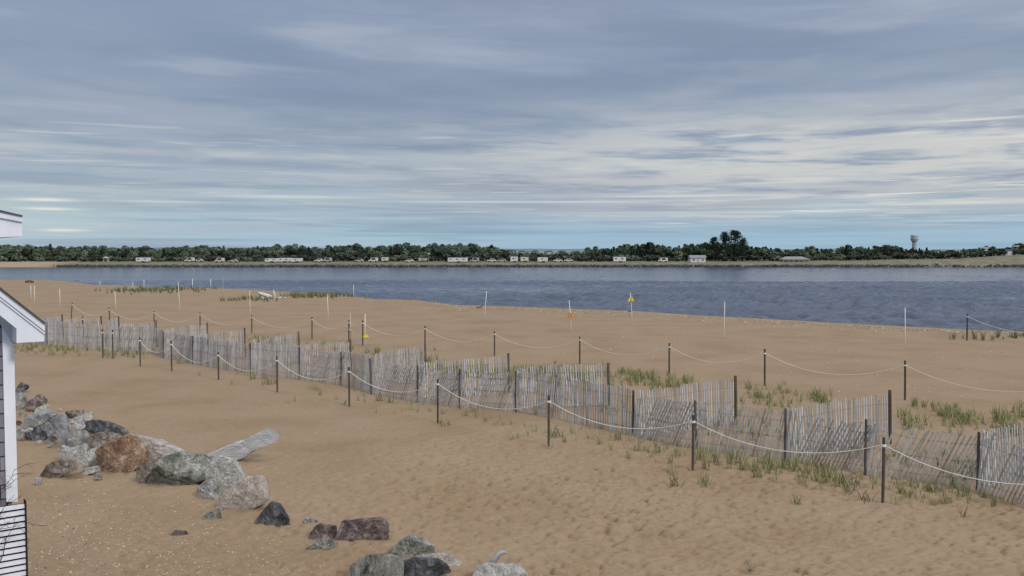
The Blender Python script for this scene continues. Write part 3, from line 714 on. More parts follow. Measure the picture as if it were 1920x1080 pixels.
def rock(name, label, outline, depth, mat, cat='rock', seed=None, group=None, rough=.038, facets=8, push=0.0, lift=0.0):
    rr = random.Random(seed if seed is not None else int(outline[0][0] * 7 + outline[0][1]))
    base_py = max(p[1] for p in outline); cxp = sum(p[0] for p in outline) / len(outline)
    Yb = gp(cxp, base_py).y + push; Yc = Yb + depth * .42
    pts = [ad(px, py, Yc) for px, py in outline]
    # resample the outline with slightly rounded corners
    n = 56; P = [(p.x, p.z) for p in pts]
    per = [math.dist(P[i], P[(i + 1) % len(P)]) for i in range(len(P))]; tot = sum(per)
    rs = []
    for k in range(n):
        d = tot * k / n; i = 0
        while d > per[i] and i < len(P) - 1: d -= per[i]; i += 1
        a, b_ = P[i], P[(i + 1) % len(P)]; f = d / per[i]
        rs.append((a[0] + (b_[0] - a[0]) * f, a[1] + (b_[1] - a[1]) * f))
    rs = [((rs[k - 1][0] + 2 * rs[k][0] + rs[(k + 1) % n][0]) / 4, (rs[k - 1][1] + 2 * rs[k][1] + rs[(k + 1) % n][1]) / 4) for k in range(n)]
    cx = sum(p[0] for p in rs) / n; cz = sum(p[1] for p in rs) / n
    size = max(max(p[0] for p in rs) - min(p[0] for p in rs), max(p[1] for p in rs) - min(p[1] for p in rs))
    hw = [max(p[0] for p in rs) - cx, max(p[1] for p in rs) - cz]
    m = 22; vs = []
    planes = []
    for i in range(facets):
        for sgn in (-1, 1):
            nx, nz = rr.uniform(-1, 1), rr.uniform(-.7, 1)
            nv = Vector((nx / max(hw[0], .05) * .5, sgn * rr.uniform(.7, 1.2) / (depth * .5), nz / max(hw[1], .05) * .5))
            planes.append((nv, rr.uniform(.42, .82)))
    off = rr.random() * 50
    for j in range(m + 1):
        t = -1 + 2 * j / m
        t = math.sin(t * math.pi / 2)
        s = max(0, 1 - abs(t) ** 3.0) ** (1 / 3.0)
        for (x, z_) in rs:
            vx, vz, vy = (x - cx) * s, (z_ - cz) * s, t * depth / 2
            v = Vector((vx, vy, vz))
            for nv, d in planes:
                e = nv.dot(v) - d
                if e > 0: v.y -= e / nv.y
            q_ = v / size * 3.0 + Vector((off, 0, 0))
            dn = mnoise.noise(q_ * .9) * .6 + (abs(mnoise.noise(q_ * 2.4)) - .25) * 1.1 + (abs(mnoise.noise(q_ * 6)) - .2) * .6
            dirn = Vector((v.x, v.y, v.z)); dirn = dirn.normalized() if dirn.length > 1e-6 else Vector((0, 0, 1))
            v += dirn * dn * size * rough
            vs.append(v)
    fs = []
    for j in range(m):
        for k in range(n):
            fs.append((j * n + k, j * n + (k + 1) % n, (j + 1) * n + (k + 1) % n, (j + 1) * n + k))
    mb = MB(); mb.add(vs, fs)
    o = mb.build(name, RM[mat], smooth=False, loc=(cx, Yc, cz + lift))
    me_ = o.data
    return tag(o, label, cat, group)
G = 'boulders strewn on the sand'
rocks = [
 ('small black triangular rock, farthest of the pile by the house', [(29, 733), (38, 716), (54, 724), (50, 731), (32, 737)], .35, 'slate'),
 ('white topped grey boulder half hidden by the house corner', [(24, 738), (40, 735), (52, 741), (48, 761), (38, 769), (24, 771)], .45, 'grey'),
 ('dark brown stone beside the round beige one near the house', [(46, 767), (53, 751), (64, 747), (79, 757), (71, 766), (58, 775)], .35, 'purple'),
 ('round beige stone at the far end of the pile', [(64, 751), (69, 740), (81, 740), (90, 750), (85, 759), (75, 760)], .35, 'brown'),
 ('small pale pointed stone on top of the blue grey slab', [(61, 777), (70, 764), (90, 758), (88, 770), (102, 776), (98, 783), (64, 783)], .3, 'pale'),
 ('flat blue grey slab nearest the house corner', [(46, 802), (49, 784), (61, 775), (91, 774), (106, 778), (84, 794), (61, 805)], .6, 'blue'),
 ('small grey stone against the white corner board', [(29, 820), (32, 806), (40, 802), (50, 810), (46, 824)], .3, 'grey'),
 ('low dark grey block under the blue grey slab', [(49, 825), (51, 812), (71, 801), (87, 814), (87, 825)], .4, 'slate'),
 ('rounded grey plate leaning on the tall blue grey boulder', [(75, 804), (89, 792), (102, 796), (108, 808), (95, 819), (83, 815)], .25, 'blue'),
 ('tall blue grey boulder tapering to a point at its foot', [(89, 792), (114, 776), (128, 781), (131, 822), (122, 841), (110, 820), (108, 806), (97, 796)], .4, 'blue'),
 ('flat dark brown slab at the back of the pile', [(124, 770), (163, 768), (175, 773), (173, 781), (159, 784), (134, 787), (126, 782)], .5, 'brown'),
 ('bright white topped boulder in the middle of the pile', [(120, 794), (134, 786), (150, 780), (163, 774), (174, 779), (171, 788), (159, 804), (142, 812), (122, 813)], .45, 'pale'),
 ('grey block below the bright white boulder', [(128, 811), (163, 806), (168, 822), (150, 835), (126, 842)], .4, 'grey'),
 ('long dark slab sloping down to the right behind the orange boulder', [(157, 790), (183, 787), (224, 798), (243, 812), (226, 820), (179, 815), (163, 806)], .5, 'slate'),
 ('mottled brown boulder just left of the orange one', [(161, 824), (175, 814), (200, 810), (216, 811), (228, 818), (210, 836), (193, 846), (163, 842)], .5, 'brown'),
 ('pale hollowed stone left of the grey wedge', [(110, 843), (120, 833), (130, 841), (161, 830), (165, 843), (140, 864), (114, 862)], .4, 'pale'),
 ('pale grey wedge pressed against the orange boulder', [(137, 863), (160, 848), (181, 838), (187, 863), (181, 874), (160, 873)], .4, 'pale'),
 ('low brown flat rock at the front left of the pile', [(79, 889), (91, 869), (114, 862), (150, 863), (165, 874), (126, 887), (110, 896), (83, 893)], .45, 'brown'),
 ('small pale stones cluster at the foot of the wedge', [(150, 888), (159, 878), (187, 873), (189, 881), (167, 889)], .22, 'pale'),
 ('tiny grey stone below the orange boulder left corner', [(174, 899), (181, 887), (193, 889), (190, 898)], .15, 'grey'),
 ('tiny pale stone alone left of the low brown rock', [(63, 904), (67, 895), (78, 898), (77, 907), (67, 909)], .15, 'pale'),
 ('large orange brown boulder, the most colourful in the pile', [(183, 842), (199, 831), (226, 820), (239, 814), (257, 822), (275, 843), (276, 863), (257, 881), (210, 889), (190, 885), (186, 859)], .9, 'orange'),
 ('long pinkish white slab behind and right of the orange boulder', [(244, 812), (281, 821), (325, 836), (350, 850), (330, 862), (290, 872), (270, 860), (257, 824)], .7, 'pink'),
 ('rounded grey stone between orange and green boulders', [(257, 900), (258, 880), (269, 867), (290, 864), (300, 872), (293, 896), (272, 907)], .4, 'brown'),
 ('largest green grey boulder with a broad sloping face', [(270, 914), (281, 894), (295, 870), (306, 852), (322, 846), (355, 849), (388, 853), (402, 864), (400, 888), (385, 900), (350, 905), (313, 912), (284, 917)], .9, 'green'),
 ('white grey boulder under the driftwood log', [(386, 899), (386, 874), (411, 855), (439, 861), (463, 899), (440, 918), (420, 928), (395, 920)], .6, 'pale'),
 ('rough grey stone at the foot of the white grey boulder', [(368, 936), (372, 913), (386, 899), (402, 902), (418, 926), (406, 938), (372, 942)], .4, 'grey'),
 ('flat pinkish beige slab with a sharp right edge', [(405, 949), (414, 930), (444, 905), (464, 894), (494, 890), (507, 936), (469, 956), (419, 961)], .6, 'beige'),
 ('small green grey stone left of the dark pointed rock', [(374, 980), (389, 961), (411, 951), (418, 980), (381, 982)], .25, 'green'),
 ('dark pointed rock standing alone on the sand', [(474, 990), (483, 969), (506, 941), (522, 944), (543, 972), (543, 990), (511, 994)], .45, 'slate'),
 ('grey stone nearly buried in sand behind the purple rocks', [(560, 985), (572, 973), (586, 969), (597, 977), (594, 986)], .25, 'grey'),
 ('small purple rock left of the purple brown block', [(576, 1017), (582, 998), (600, 979), (631, 987), (630, 1007), (600, 1015)], .4, 'purple'),
 ('purple brown block with a pale flat top', [(628, 1012), (640, 977), (656, 973), (719, 970), (728, 988), (730, 1010), (683, 1022), (644, 1021)], .55, 'purple'),
 ('low green grey rock in front of the small purple rock', [(572, 1036), (576, 1024), (608, 1009), (628, 1008), (634, 1021), (600, 1033)], .3, 'green'),
 ('dark green pyramid shaped rock near the bottom edge', [(729, 1034), (750, 1014), (773, 1003), (794, 1010), (813, 1020), (817, 1037), (786, 1042), (763, 1050), (740, 1042)], .5, 'green'),
 ('streaked grey boulder cut by the bottom picture edge', [(655, 1062), (686, 1043), (711, 1041), (740, 1043), (757, 1052), (758, 1095), (655, 1098)], .6, 'stripe'),
 ('black faced slab at the bottom edge', [(744, 1054), (775, 1049), (827, 1043), (840, 1060), (849, 1075), (807, 1081), (765, 1090)], .45, 'slate'),
 ('pale thin slab peeping out behind the black faced slab', [(769, 1047), (786, 1037), (827, 1038), (852, 1045), (868, 1056), (844, 1063), (800, 1060)], .35, 'pink'),
 ('pale grey boulder at the bottom edge carrying a curved driftwood horn', [(886, 1080), (892, 1062), (909, 1055), (952, 1062), (971, 1061), (990, 1073), (994, 1100), (886, 1100)], .6, 'pale'),
 ('tiny dark stone flat on the sand left of the slab', [(318, 1002), (330, 993), (350, 995), (354, 1004), (335, 1009)], .15, 'brown'),
]
fill = [(56, 812, 8, 'pale'), (100, 826, 8, 'blue'), (94, 836, 6, 'grey'), (74, 832, 5, 'pale'), (118, 868, 6, 'brown'), (142, 832, 7, 'slate'), (152, 806, 7, 'grey'), (176, 806, 6, 'pale'), (112, 772, 5, 'pale'), (88, 764, 5, 'pale'), (60, 768, 5, 'slate'), (42, 780, 6, 'grey'), (192, 878, 6, 'pale'), (128, 876, 6, 'grey'), (255, 868, 6, 'brown'), (366, 912, 6, 'grey'), (35, 795, 5, 'slate'), (205, 806, 6, 'grey')]
for fx, fy, fs_, fm_ in fill:
    rr = random.Random(fx * fy); ol = []
    for k in range(7):
        a_ = k * 6.283 / 7; q_ = fs_ * rr.uniform(.75, 1.15); ol.append((fx + math.cos(a_) * q_ * 1.25, fy - fs_ * .5 + math.sin(a_) * q_ * .8))
    rock('stone', 'small broken filler stone wedged among the boulders by the house', ol, .016 * fs_ * 1.6, fm_, group='filler stones among the boulders')
for lb_, ol, dp, mt in rocks:
    rock('boulder' if dp > .33 else 'stone', lb_, ol, dp, mt, group=G)
rock('driftwood_log', 'bleached driftwood log leaning on the boulders', [(386, 856), (400, 847), (430, 834), (458, 824), (483, 811), (497, 804), (504, 801), (513, 803), (516, 808), (526, 808), (525, 824), (516, 829), (500, 835), (476, 845), (458, 857), (438, 868), (408, 868)], .40, 'wood', 'driftwood', rough=.034, facets=5)
db = MB()
hp = [(921, 1060), (927, 1050), (933, 1042), (940, 1036), (947, 1035), (953, 1038)]
Yh = gp(935, 1082).y + .25
db.tube([ad(a, b_, Yh) for a, b_ in hp], [.045, .042, .04, .034, .022, .008], 8)
tag(db.build('driftwood_branch', RM['wood'], smooth=True), 'curved horn of pale driftwood stuck on the bottom edge boulder', 'driftwood')
# far driftwood tree on the beach
fb = MB(); q0 = on(510, 559); Yq = q0.y
for path, ra in (([(484, 549), (493, 552), (505, 556), (518, 561)], [.10, .17, .2, .16]), ([(483, 555), (492, 558), (502, 559), (512, 558)], [.06, .11, .12, .1]), ([(518, 561), (530, 558), (541, 560)], [.14, .1, .04]), ([(513, 545), (516, 552), (518, 560)], [.04, .05, .07])):
    fb.tube([ad(a, b_, Yq) for a, b_ in path], ra, 8)
tag(fb.build('driftwood_tree', RM['wood'], smooth=True), 'forked bleached driftwood trunk lying on the far beach', 'driftwood')
for (pp, lb_) in (([(48, 528), (56, 527), (62, 529)], 'dark driftwood stump on the far left beach'), ([(893, 576), (900, 577), (905, 572)], 'small dark driftwood stick near the water, beach centre'), ([(1178, 583), (1183, 584)], 'short dark stick at the water edge right of the yellow flag')):
    sb = MB(); Yq = on(pp[0][0], pp[0][1] + 2).y
    sb.tube([ad(a, b_, Yq) for a, b_ in pp], [.18 if pp[0][0] < 100 else .05] * len(pp), 6)
    tag(sb.build('driftwood_stick', M_wood), lb_, 'driftwood')

# ------------------------------------------------------------------ rope posts, ropes
M_post = noisy('weathered_post', [(.045, .036, .03), (.085, .070, .060), (.15, .13, .115)], 5, bump=.3, stretch=(1, 1, .25))
M_rope = noisy('pale_rope', [(.62, .58, .52), (.74, .70, .64)], 30, bump=.2)
ordw = ['first', 'second', 'third', 'fourth', 'fifth', 'sixth', 'seventh', 'eighth', 'ninth', 'tenth', 'eleventh', 'twelfth', 'thirteenth', 'fourteenth', 'fifteenth', 'sixteenth', 'seventeenth', 'eighteenth', 'nineteenth', 'twentieth', 'twenty first', 'twenty second']
def post(px, top, base, rad, label, group, mat=M_post, name='rope_post', pxt=None, collar=True):
    b_ = gp(px, base); hgt = ad(px, top, b_.y).z
    dx = 0 if pxt is None else ad(pxt, top, b_.y).x - b_.x
    mb = MB()
    seg = [(0, 0, -.3), (dx * .5 + rnd.uniform(-.006, .006), 0, hgt * .5), (dx, 0, hgt - .015), (dx, 0, hgt)]
    mb.tube(seg, [rad, rad * .98, rad * .94, rad * .75], 10)
    b_.z = 0
    if collar:
        root = empty(name, b_, label, 'post', group)
        mb.build('shaft', mat, root, smooth=False)
        k = MB(); zc = hgt * .89
        for i in range(3):
            ring = [(dx + math.cos(a) * (rad + .008), math.sin(a) * (rad + .008), zc - .015 * i + .003 * math.sin(a)) for a in [j * 2 * math.pi / 10 for j in range(11)]]
            k.tube(ring, .009, 5, cap=False)
        k.build('rope_knot', M_rope, root)
        return Vector((b_.x + dx, b_.y, zc)), root
    o = mb.build(name, mat, loc=b_)
    tag(o, label, 'pole', group); return Vector((b_.x + dx, b_.y, hgt)), o
def rope(pts, sags, rad, label, group=None):
    mb = MB(); path = []
    for i in range(len(pts) - 1):
        a, b_ = pts[i], pts[i + 1]; n = 18
        for k in range(n + (1 if i == len(pts) - 2 else 0)):
            t = k / n; p = a.lerp(b_, t); p.z -= 4 * sags[i] * t * (1 - t)
            g_ = hz(p.x, p.y) + .02
            if p.z < g_: p.z = g_
            path.append(p)
    mb.tube(path, rad, 6); return tag(mb.build('rope', M_rope, smooth=True), label, 'rope', group)
front = [(2110, 868, 1030), (1655, 820, 943), (1299, 778, 881), (1029, 741, 838), (821, 710, 794), (655, 688, 760), (520, 650, 735), (410, 660, 713), (322, 639, 695), (263, 632, 685), (212, 618, 672), (193, 617, 671), (156, 592, 645)]
att = []
for i, (px, t_, b_) in enumerate(front):
    if i == 6: t_ = 668
    a, o = post(px, t_, b_, .028, (f'weathered rope post of the near row, {ordw[i - 1]} counting from the right' if i else 'rope post of the near row just past the right picture edge'), 'rope posts in front of the slatted fence')
    att.append(a)
att[0], att[1]
rope(att[:10], [.42, .37, .37, .40, .40, .42, .45, .45, .40], .0082, 'white rope sagging between the near row of posts, in front of the fence')
rear = [(2060, 700, 800), (1697, 676, 750), (1434, 654, 724), (1255, 643, 703), (1087, 631, 683), (927, 621, 668), (797, 611, 657), (680, 600, 648), (654, 600, 641), (585, 594, 636), (472, 591, 625), (375, 586, 615), (289, 583, 612), (206, 577, 606), (133, 567, 604)]
att = []
for i, (px, t_, b_) in enumerate(rear):
    a, o = post(px, t_, b_, .032, (f'weathered rope post of the row behind the fence, {ordw[i - 1]} counting from the right' if i else 'rope post of the row behind the fence, past the right picture edge'), 'rope posts behind the slatted fence', pxt=px + (2.5 if i == 14 else (-1.5 if i == 13 else 0)))
    att.append(a)
rope(att, [.55, .50, .45, .45, .45, .45, .45, .1, .4, .5, .5, .5, .5, .5], .0078, 'pale rope sagging between the middle row of posts, behind the fence')
a1, o = post(1813, 588, 637, .042, 'lone rope post at the water edge, far right', 'rope posts by the water')
a2, o = post(2060, 596, 652, .055, 'rope post at the water edge just past the right picture edge', 'rope posts by the water')
rope([a1, a2], [.7], .010, 'pale rope hanging from the lone post at the water edge')

# ------------------------------------------------------------------ white poles
M_pole = noisy('white_pole', [(.68, .66, .62), (.78, .76, .73)], 5, bump=0, rough=.5)
M_yel, _nt, _b = newmat('yellow_flag', .7, .2); _b.inputs['Base Color'].default_value = (.62, .50, .035, 1)
M_org, _nt, _b = newmat('orange_flag', .7, .2); _b.inputs['Base Color'].default_value = (.55, .21, .02, 1)
M_tan = noisy('tan_pole', [(.36, .29, .22), (.46, .38, .30)], 5, bump=0)
poles = [(1697.5, 577, 650, 1697, None), (1357.5, 566, 635, 1359, None), (1186, 549, 608, 1182, 'y'), (1072, 563, 622, 1067, 'o'), (908, 546, 600, 912.5, None), (684.5, 588, 648, 684.5, 'y2'), (657.5, 587, 641, 656.5, 't'), (616, 552, 600, 613.5, None), (469.5, 545, 592, 468, None),
         (337.5, 529, 585, 334, None), (218, 545, 581, 215, None), (113, 541, 575, 111.5, None), (65, 535, 568, 64.5, None), (58.5, 535, 561, 57.5, None), (515, 543, 566, 513, None), (188, 527, 535, 187, None), (249, 529, 539, 249, None), (270, 524, 540, 270, None), (361, 523, 542, 361, None), (395.5, 523, 541, 395, None), (418, 523, 560, 418, None), (663, 534, 556, 663, None)]
for i, (px, t_, b_, pxt, fl) in enumerate(poles):
    extra = {'y': ' with a high yellow flag', 'o': ' with an orange flag', 'y2': ' with a low yellow flag', 't': ' with a wooden crosspiece', None: ''}[fl]
    thick = .018 * max(1, gp(px, b_).y / 62)
    if px == 657.5: thick = .035
    base = gp(px, b_)
    root = empty('marker_pole', base, f'tall thin pale marker pole{extra}, {ordw[i]} counting from the right' if i < 14 else f'short far marker pole near the water, {ordw[i - 14]} listed of the small ones', 'pole', 'pale marker poles stuck in the beach')
    if i >= 14:
        root['label'] = {515: 'short marker stick beside the forked driftwood trunk', 188: 'tiny marker pole at the crest, farthest left of the waterside ones', 249: 'tiny marker pole rising left of the far grass strip', 270: 'tiny white marker pole above the far grass strip', 361: 'pale marker pole against the water, left of a close pair',
                         395.5: 'pale marker pole against the water, right of the far grass strip', 418: 'dull grey marker pole left of the far driftwood, tip in the water', 663: 'small marker pole at the sand edge below a slack line'}[px]
    hgt = ad(px, t_, base.y).z; dx = ad(pxt, t_, base.y).x - base.x
    mb = MB(); mb.tube([(0, 0, -.3), (dx * .45, 0, hgt * .5), (dx, 0, hgt)], [thick, thick, thick * .8], 8); mb.build('pole', M_tan if (fl == 't' or px == 418) else M_pole, root, smooth=True)
    if fl in ('y', 'o', 'y2'):
        zf = hgt * {'y': .78, 'o': .52, 'y2': .30}[fl]; fx = dx * zf / hgt; s = {'y': .22, 'o': .19, 'y2': .17}[fl]
        fbm = MB(); rr = random.Random(i)
        # a knotted, gathered pennant: folded cloth strips hanging round the pole
        for k in range(7):
            a = k * 6.283 / 7 + .3; r0 = .03; r1 = s * rr.uniform(.75, 1.15)
            top = Vector((fx + math.cos(a) * r0, math.sin(a) * r0, zf + s * rr.uniform(.7, 1.1)))
            e1 = Vector((fx + math.cos(a - .4) * r1, math.sin(a - .4) * r1, zf - s * rr.uniform(.5, .9)))
            e2 = Vector((fx + math.cos(a + .4) * r1, math.sin(a + .4) * r1, zf - s * rr.uniform(.4, 1.0)))
            md = Vector((fx + math.cos(a) * r1 * .9, math.sin(a) * r1 * .9, zf - s * .1))
            if fl == 'o': e1.x += s * .35; md.x += s * .3; e2.x += s * .4
            fbm.prism([top, e1, md], (0, .006, 0)); fbm.prism([top, md, e2], (0, .006, 0))
        fbm.build('flag', M_org if fl == 'o' else M_yel, root)
    if fl == 't':
        cb = MB(); Mx = Matrix.Rotation(R(38), 3, 'Y'); cb.box((.06, -.05, hgt * .37), (.36, .05, .07), M=Mx); cb.build('crosspiece', M_tan, root)

# ------------------------------------------------------------------ slatted sand fence
def slat_material():
    m, nt, b = newmat('grey_slats', .85, .25)
    g = N(nt, 'ShaderNodeNewGeometry')
    r_ = ramp(nt, [(0, (.24, .235, .24)), (.25, (.38, .375, .385)), (.8, (.45, .455, .48)), (1, (.54, .54, .55))]); nt.links.new(g.outputs['Random Per Island'], r_.inputs['Fac'])
    v = coords(nt, (1, 1, .08))
    n = N(nt, 'ShaderNodeTexNoise', inp={'Scale': 40, 'Detail': 4}); nt.links.new(v, n.inputs['Vector'])
    r2 = ramp(nt, [(.3, (.7, .68, .66)), (.7, (1.15, 1.15, 1.15))]); nt.links.new(n.outputs['Fac'], r2.inputs['Fac'])
    mu = N(nt, 'ShaderNodeMix', data_type='RGBA', blend_type='MULTIPLY', inp={0: 1.0})
    nt.links.new(r_.outputs[0], mu.inputs[6]); nt.links.new(r2.outputs[0], mu.inputs[7]); nt.links.new(mu.outputs[2], b.inputs['Base Color'])
    return m
M_slat = slat_material()
M_wire = noisy('rusty_wire', [(.05, .045, .04), (.09, .08, .07)], 20, bump=0)
frr = random.Random(77)
def bay(root, p0, p1, lean, fan=True, hgt=1.17, sag=0.0, pitch=.079, endfan=.45, droop=0.0):
    d = p1 - p0; L_ = math.hypot(d.x, d.y); n = max(2, int(L_ / pitch)); u = Vector((d.x / L_, d.y / L_, 0)); nrm = Vector((-u.y, u.x, 0))
    mb = MB(); tops = {}
    wob = frr.random() * 10
    rail = {.18: [], .5: [], .82: []}
    for i in range(n):
        s = (i + .5) / n + frr.uniform(-.1, .1) / n
        f = min(1, s * 5) if fan else 1
        f2 = 1 if s < .85 else 1 - (1 - endfan) * (s - .85) / .15
        ln = lean * .82 * f * f2 + R(frr.gauss(0, .75)) + R(3.0) * mnoise.noise(Vector((s * L_ * .9, wob, 0)))
        if frr.random() < .05: ln += R(frr.uniform(-5, 5))
        bow = .10 * math.sin(s * math.pi) * math.sin(wob) + .05 * mnoise.noise(Vector((s * L_ * 1.1, wob, 4)))
        out_l = R(2 + 3 * mnoise.noise(Vector((s * L_ * .7, wob, 9))))
        basep = p0 + u * (s * L_) + nrm * bow
        h = hgt + frr.gauss(0, .018); wd = .034 * frr.uniform(.85, 1.12)
        if frr.random() < .03: h -= frr.uniform(.05, .3)
        axis = (u * math.sin(ln) + nrm * math.sin(out_l) + Vector((0, 0, math.cos(ln)))).normalized()
        side = (u - axis * u.dot(axis)).normalized(); tw = frr.gauss(0, .08); nn = axis.cross(side)
        side, nn = side * math.cos(tw) + nn * math.sin(tw), nn * math.cos(tw) - side * math.sin(tw)
        mid = basep + Vector((0, 0, hgt * .45 - sag * 4 * s * (1 - s) + .07 * mnoise.noise(Vector((s * L_ * .55, wob, 14)))))      # pivot at the upper wire so that the feet fan out
        off = u * math.sin(lean * .82) * hgt * .28 * f
        mid = mid + off
        gz = hz(mid.x, mid.y)
        c0 = mid - axis * (hgt * .46) + Vector((0, 0, gz)); c1 = c0 + axis * h
        a, b_ = side * wd / 2, nn * .006
        mb.add([c0 - a - b_, c0 + a - b_, c0 + a + b_, c0 - a + b_, c1 - a * .9 - b_, c1 + a * .9 - b_, c1 + a * .9 + b_, c1 - a * .9 + b_],
               [(0, 1, 5, 4), (1, 2, 6, 5), (2, 3, 7, 6), (3, 0, 4, 7), (4, 5, 6, 7), (3, 2, 1, 0)])
        for k in rail: rail[k].append(c0 + axis * hgt * k - nn * .009)
    o = mb.build('slat_panel', M_slat, root)
    wb_ = MB()
    for k in rail: wb_.tube(rail[k], .0028, 3)
    wb_.build('wire', M_wire, o)
def fpost(root, p, top_h=1.22, rad=.04, lean=0.0):
    mb = MB(); mb.tube([(p.x, p.y, p.z - .2), (p.x + lean * .5, p.y, p.z + top_h * .5), (p.x + lean, p.y, p.z + top_h)], [rad, rad * .97, rad * .92], 8)
    mb.build('post', M_post, root)
fr = [(30, 640, 0), (92, 650, 0), (200, 659, .02), (290, 665, .08), (307, 671, 0), (362, 681, .25), (470, 701, .05), (562, 712, .1), (640, 724, .40), (697, 740, .08), (783, 753, .52), (862, 766, .50), (967, 776, .42), (1057, 791, .06), (1187, 816, -.02), (1307, 839, .50), (1472, 861, .30), (1622, 890, .52), (1833, 917, .54), (2000, 966, .50)]
root = empty('slatted_fence', on(967, 776), 'long grey slatted sand fence running diagonally across the beach, front line', 'fence')
root.location = (0, 0, 0)
for i in range(1, len(fr)):
    p0 = on(fr[i - 1][0], fr[i - 1][1]); p1 = on(fr[i][0], fr[i][1])
    bay(root, p0, p1, fr[i][2], sag=.05 if fr[i][2] > .3 else .0, endfan=.5)
for i, f_ in enumerate(fr[1:-1]):
    if f_[0] not in (92, 200, 290, 1057): fpost(root, on(f_[0], f_[1]), 1.14, .030, lean=-.06 if f_[0] in (1307, 697) else 0)
spurs = [((60, 648), (116, 637)), ((120, 645), (189, 642)), ((205, 652), (222, 641)), ((225, 656), (292, 652)), ((307, 669), (388, 657)), ((365, 678), (458, 669)), ((470, 697), (559, 680)), ((565, 709), (656, 700)), ((697, 737), (796, 713)), ((783, 750), (952, 737)), ((967, 775), (1139, 760)), ((1187, 818), (1377, 793)), ((1472, 860), (1666, 833)), ((1833, 915), (2020, 882))]
for i, (a, b_) in enumerate(spurs):
    r_ = empty('slatted_fence', (0, 0, 0), f'short grey slatted fence spur angling back from the front fence, {ordw[len(spurs) - 1 - i]} counting from the right', 'fence', 'slatted fence spurs')
    p0, p1 = on(*a), on(*b_)
    bay(r_, p0 + (p1 - p0) * .02, p1, R(-3), fan=False, sag=-.03)
    dk = 1.0
    fpost(r_, p1 + Vector((.05, .03, 0)), 1.28, .043 if i > 9 else .036, lean=-.03)

# ------------------------------------------------------------------ beach grass
def grassmat(name, c1, c2, c3):
    m, nt, b = newmat(name, .8, .15)
    g = N(nt, 'ShaderNodeNewGeometry'); r_ = ramp(nt, [(0, c1), (.6, c2), (1, c3)])
    nt.links.new(g.outputs['Random Per Island'], r_.inputs['Fac']); nt.links.new(r_.outputs[0], b.inputs['Base Color']); return m
M_grass = grassmat('beach_grass', (.085, .11, .04), (.20, .235, .09), (.46, .42, .23))
M_grass2 = grassmat('beach_grass_dark', (.075, .085, .04), (.15, .165, .08), (.30, .27, .16))
def blade(mb, p, h, a, lean, wd, rr):
    d = Vector((math.cos(a), math.sin(a), 0)); s = Vector((-math.sin(a + 1), math.cos(a + 1), 0)) * wd
    p = Vector(p); m1 = p + Vector((0, 0, h * .55)) + d * lean * .35; t = p + Vector((0, 0, h)) + d * lean
    mb.add([p - s, p + s, m1 + s * .8, m1 - s * .8, t], [(0, 1, 2, 3), (3, 2, 4)])
def tuft(mb, c, n, h, spread, rr, wd=.006):
    for i in range(n):
        a = rr.random() * 6.283; r0 = spread * rr.random() ** .7
        blade(mb, (c[0] + math.cos(a) * r0, c[1] + math.sin(a) * r0, c[2] - .02), h * rr.uniform(.5, 1.1), rr.random() * 6.283, h * rr.uniform(.05, .55), wd * rr.uniform(.7, 1.2), rr)
protos = []
for i in range(5):
    rr = random.Random(900 + i); mb = MB(); tuft(mb, (0, 0, 0), 10 + 5 * i, .30, .06 + .035 * i, rr, .0065)
    o = mb.build('grass_tuft', M_grass if i % 2 else M_grass2, loc=(0, -300, -50)); protos.append(o)
tufts = [(1105, 822, 1), (1125, 833, 0), (1160, 824, 2), (1198, 845, 2), (1230, 848, 2), (1212, 843, 1), (1270, 855, 1), (1258, 884, 1), (1267, 909, 2), (1255, 868, 0), (1313, 852, 3), (1322, 880, 2), (1322, 906, 2), (1318, 909, 1), (1340, 868, 2), (1365, 878, 2), (1385, 868, 3), (1397, 880, 2), (1420, 893, 2), (1437, 868, 4), (1452, 905, 1), (1470, 878, 3),
         (1500, 910, 2), (1492, 945, 2), (1513, 893, 3), (1530, 884, 4), (1553, 902, 3), (1585, 915, 4), (1600, 912, 2), (1622, 940, 2), (1645, 910, 1), (1680, 945, 1), (1715, 935, 3), (1692, 925, 2), (1685, 905, 1), (1748, 920, 4), (1772, 942, 2), (1805, 927, 2), (1787, 915, 1), (1850, 930, 1), (1870, 942, 1), (1408, 1072, 0),
         (960, 826, 0), (975, 822, 1), (990, 818, 0), (1005, 808, 1), (1042, 818, 2), (1028, 842, 1), (1060, 830, 0), (930, 798, 1), (945, 800, 0), (893, 774, 3), (873, 782, 0), (835, 800, 1), (842, 797, 0), (827, 796, 0), (712, 750, 2), (738, 753, 3), (683, 752, 0), (672, 750, 0), (632, 748, 1), (647, 757, 0), (594, 733, 3), (585, 730, 1), (541, 755, 1), (553, 752, 0),
         (505, 722, 4), (495, 710, 2), (475, 712, 2), (461, 705, 1), (447, 702, 1), (340, 680, 3), (375, 703, 0), (435, 722, 0), (270, 672, 1), (254, 661, 1), (600, 742, 0), (770, 768, 1), (912, 792, 0), (1078, 812, 1), (1145, 845, 0), (1180, 858, 0)]
for i, (px, py, k) in enumerate(tufts):
    o = protos[k].copy(); COL.objects.link(o); o.name = 'grass_tuft'
    s = rnd.uniform(.8, 1.25) * (1.15 if k > 1 else .9)
    o.location = on(px, py); o.rotation_euler = (0, 0, rnd.random() * 6.28); o.scale = (s, s, s)
    where = 'on bare sand in front of the fence at the right' if px > 1240 else ('on bare sand in front of the fence at mid picture' if px > 800 else 'in front of the fence in the left half')
    tag(o, f'{["single sparse", "small sparse", "small green", "medium green", "large bushy"][k]} beach grass tuft {where}', 'grass tuft', f'{["single", "sparse", "small", "medium", "large"][k]} tufts {where}')
for o in protos: bpy.data.objects.remove(o)
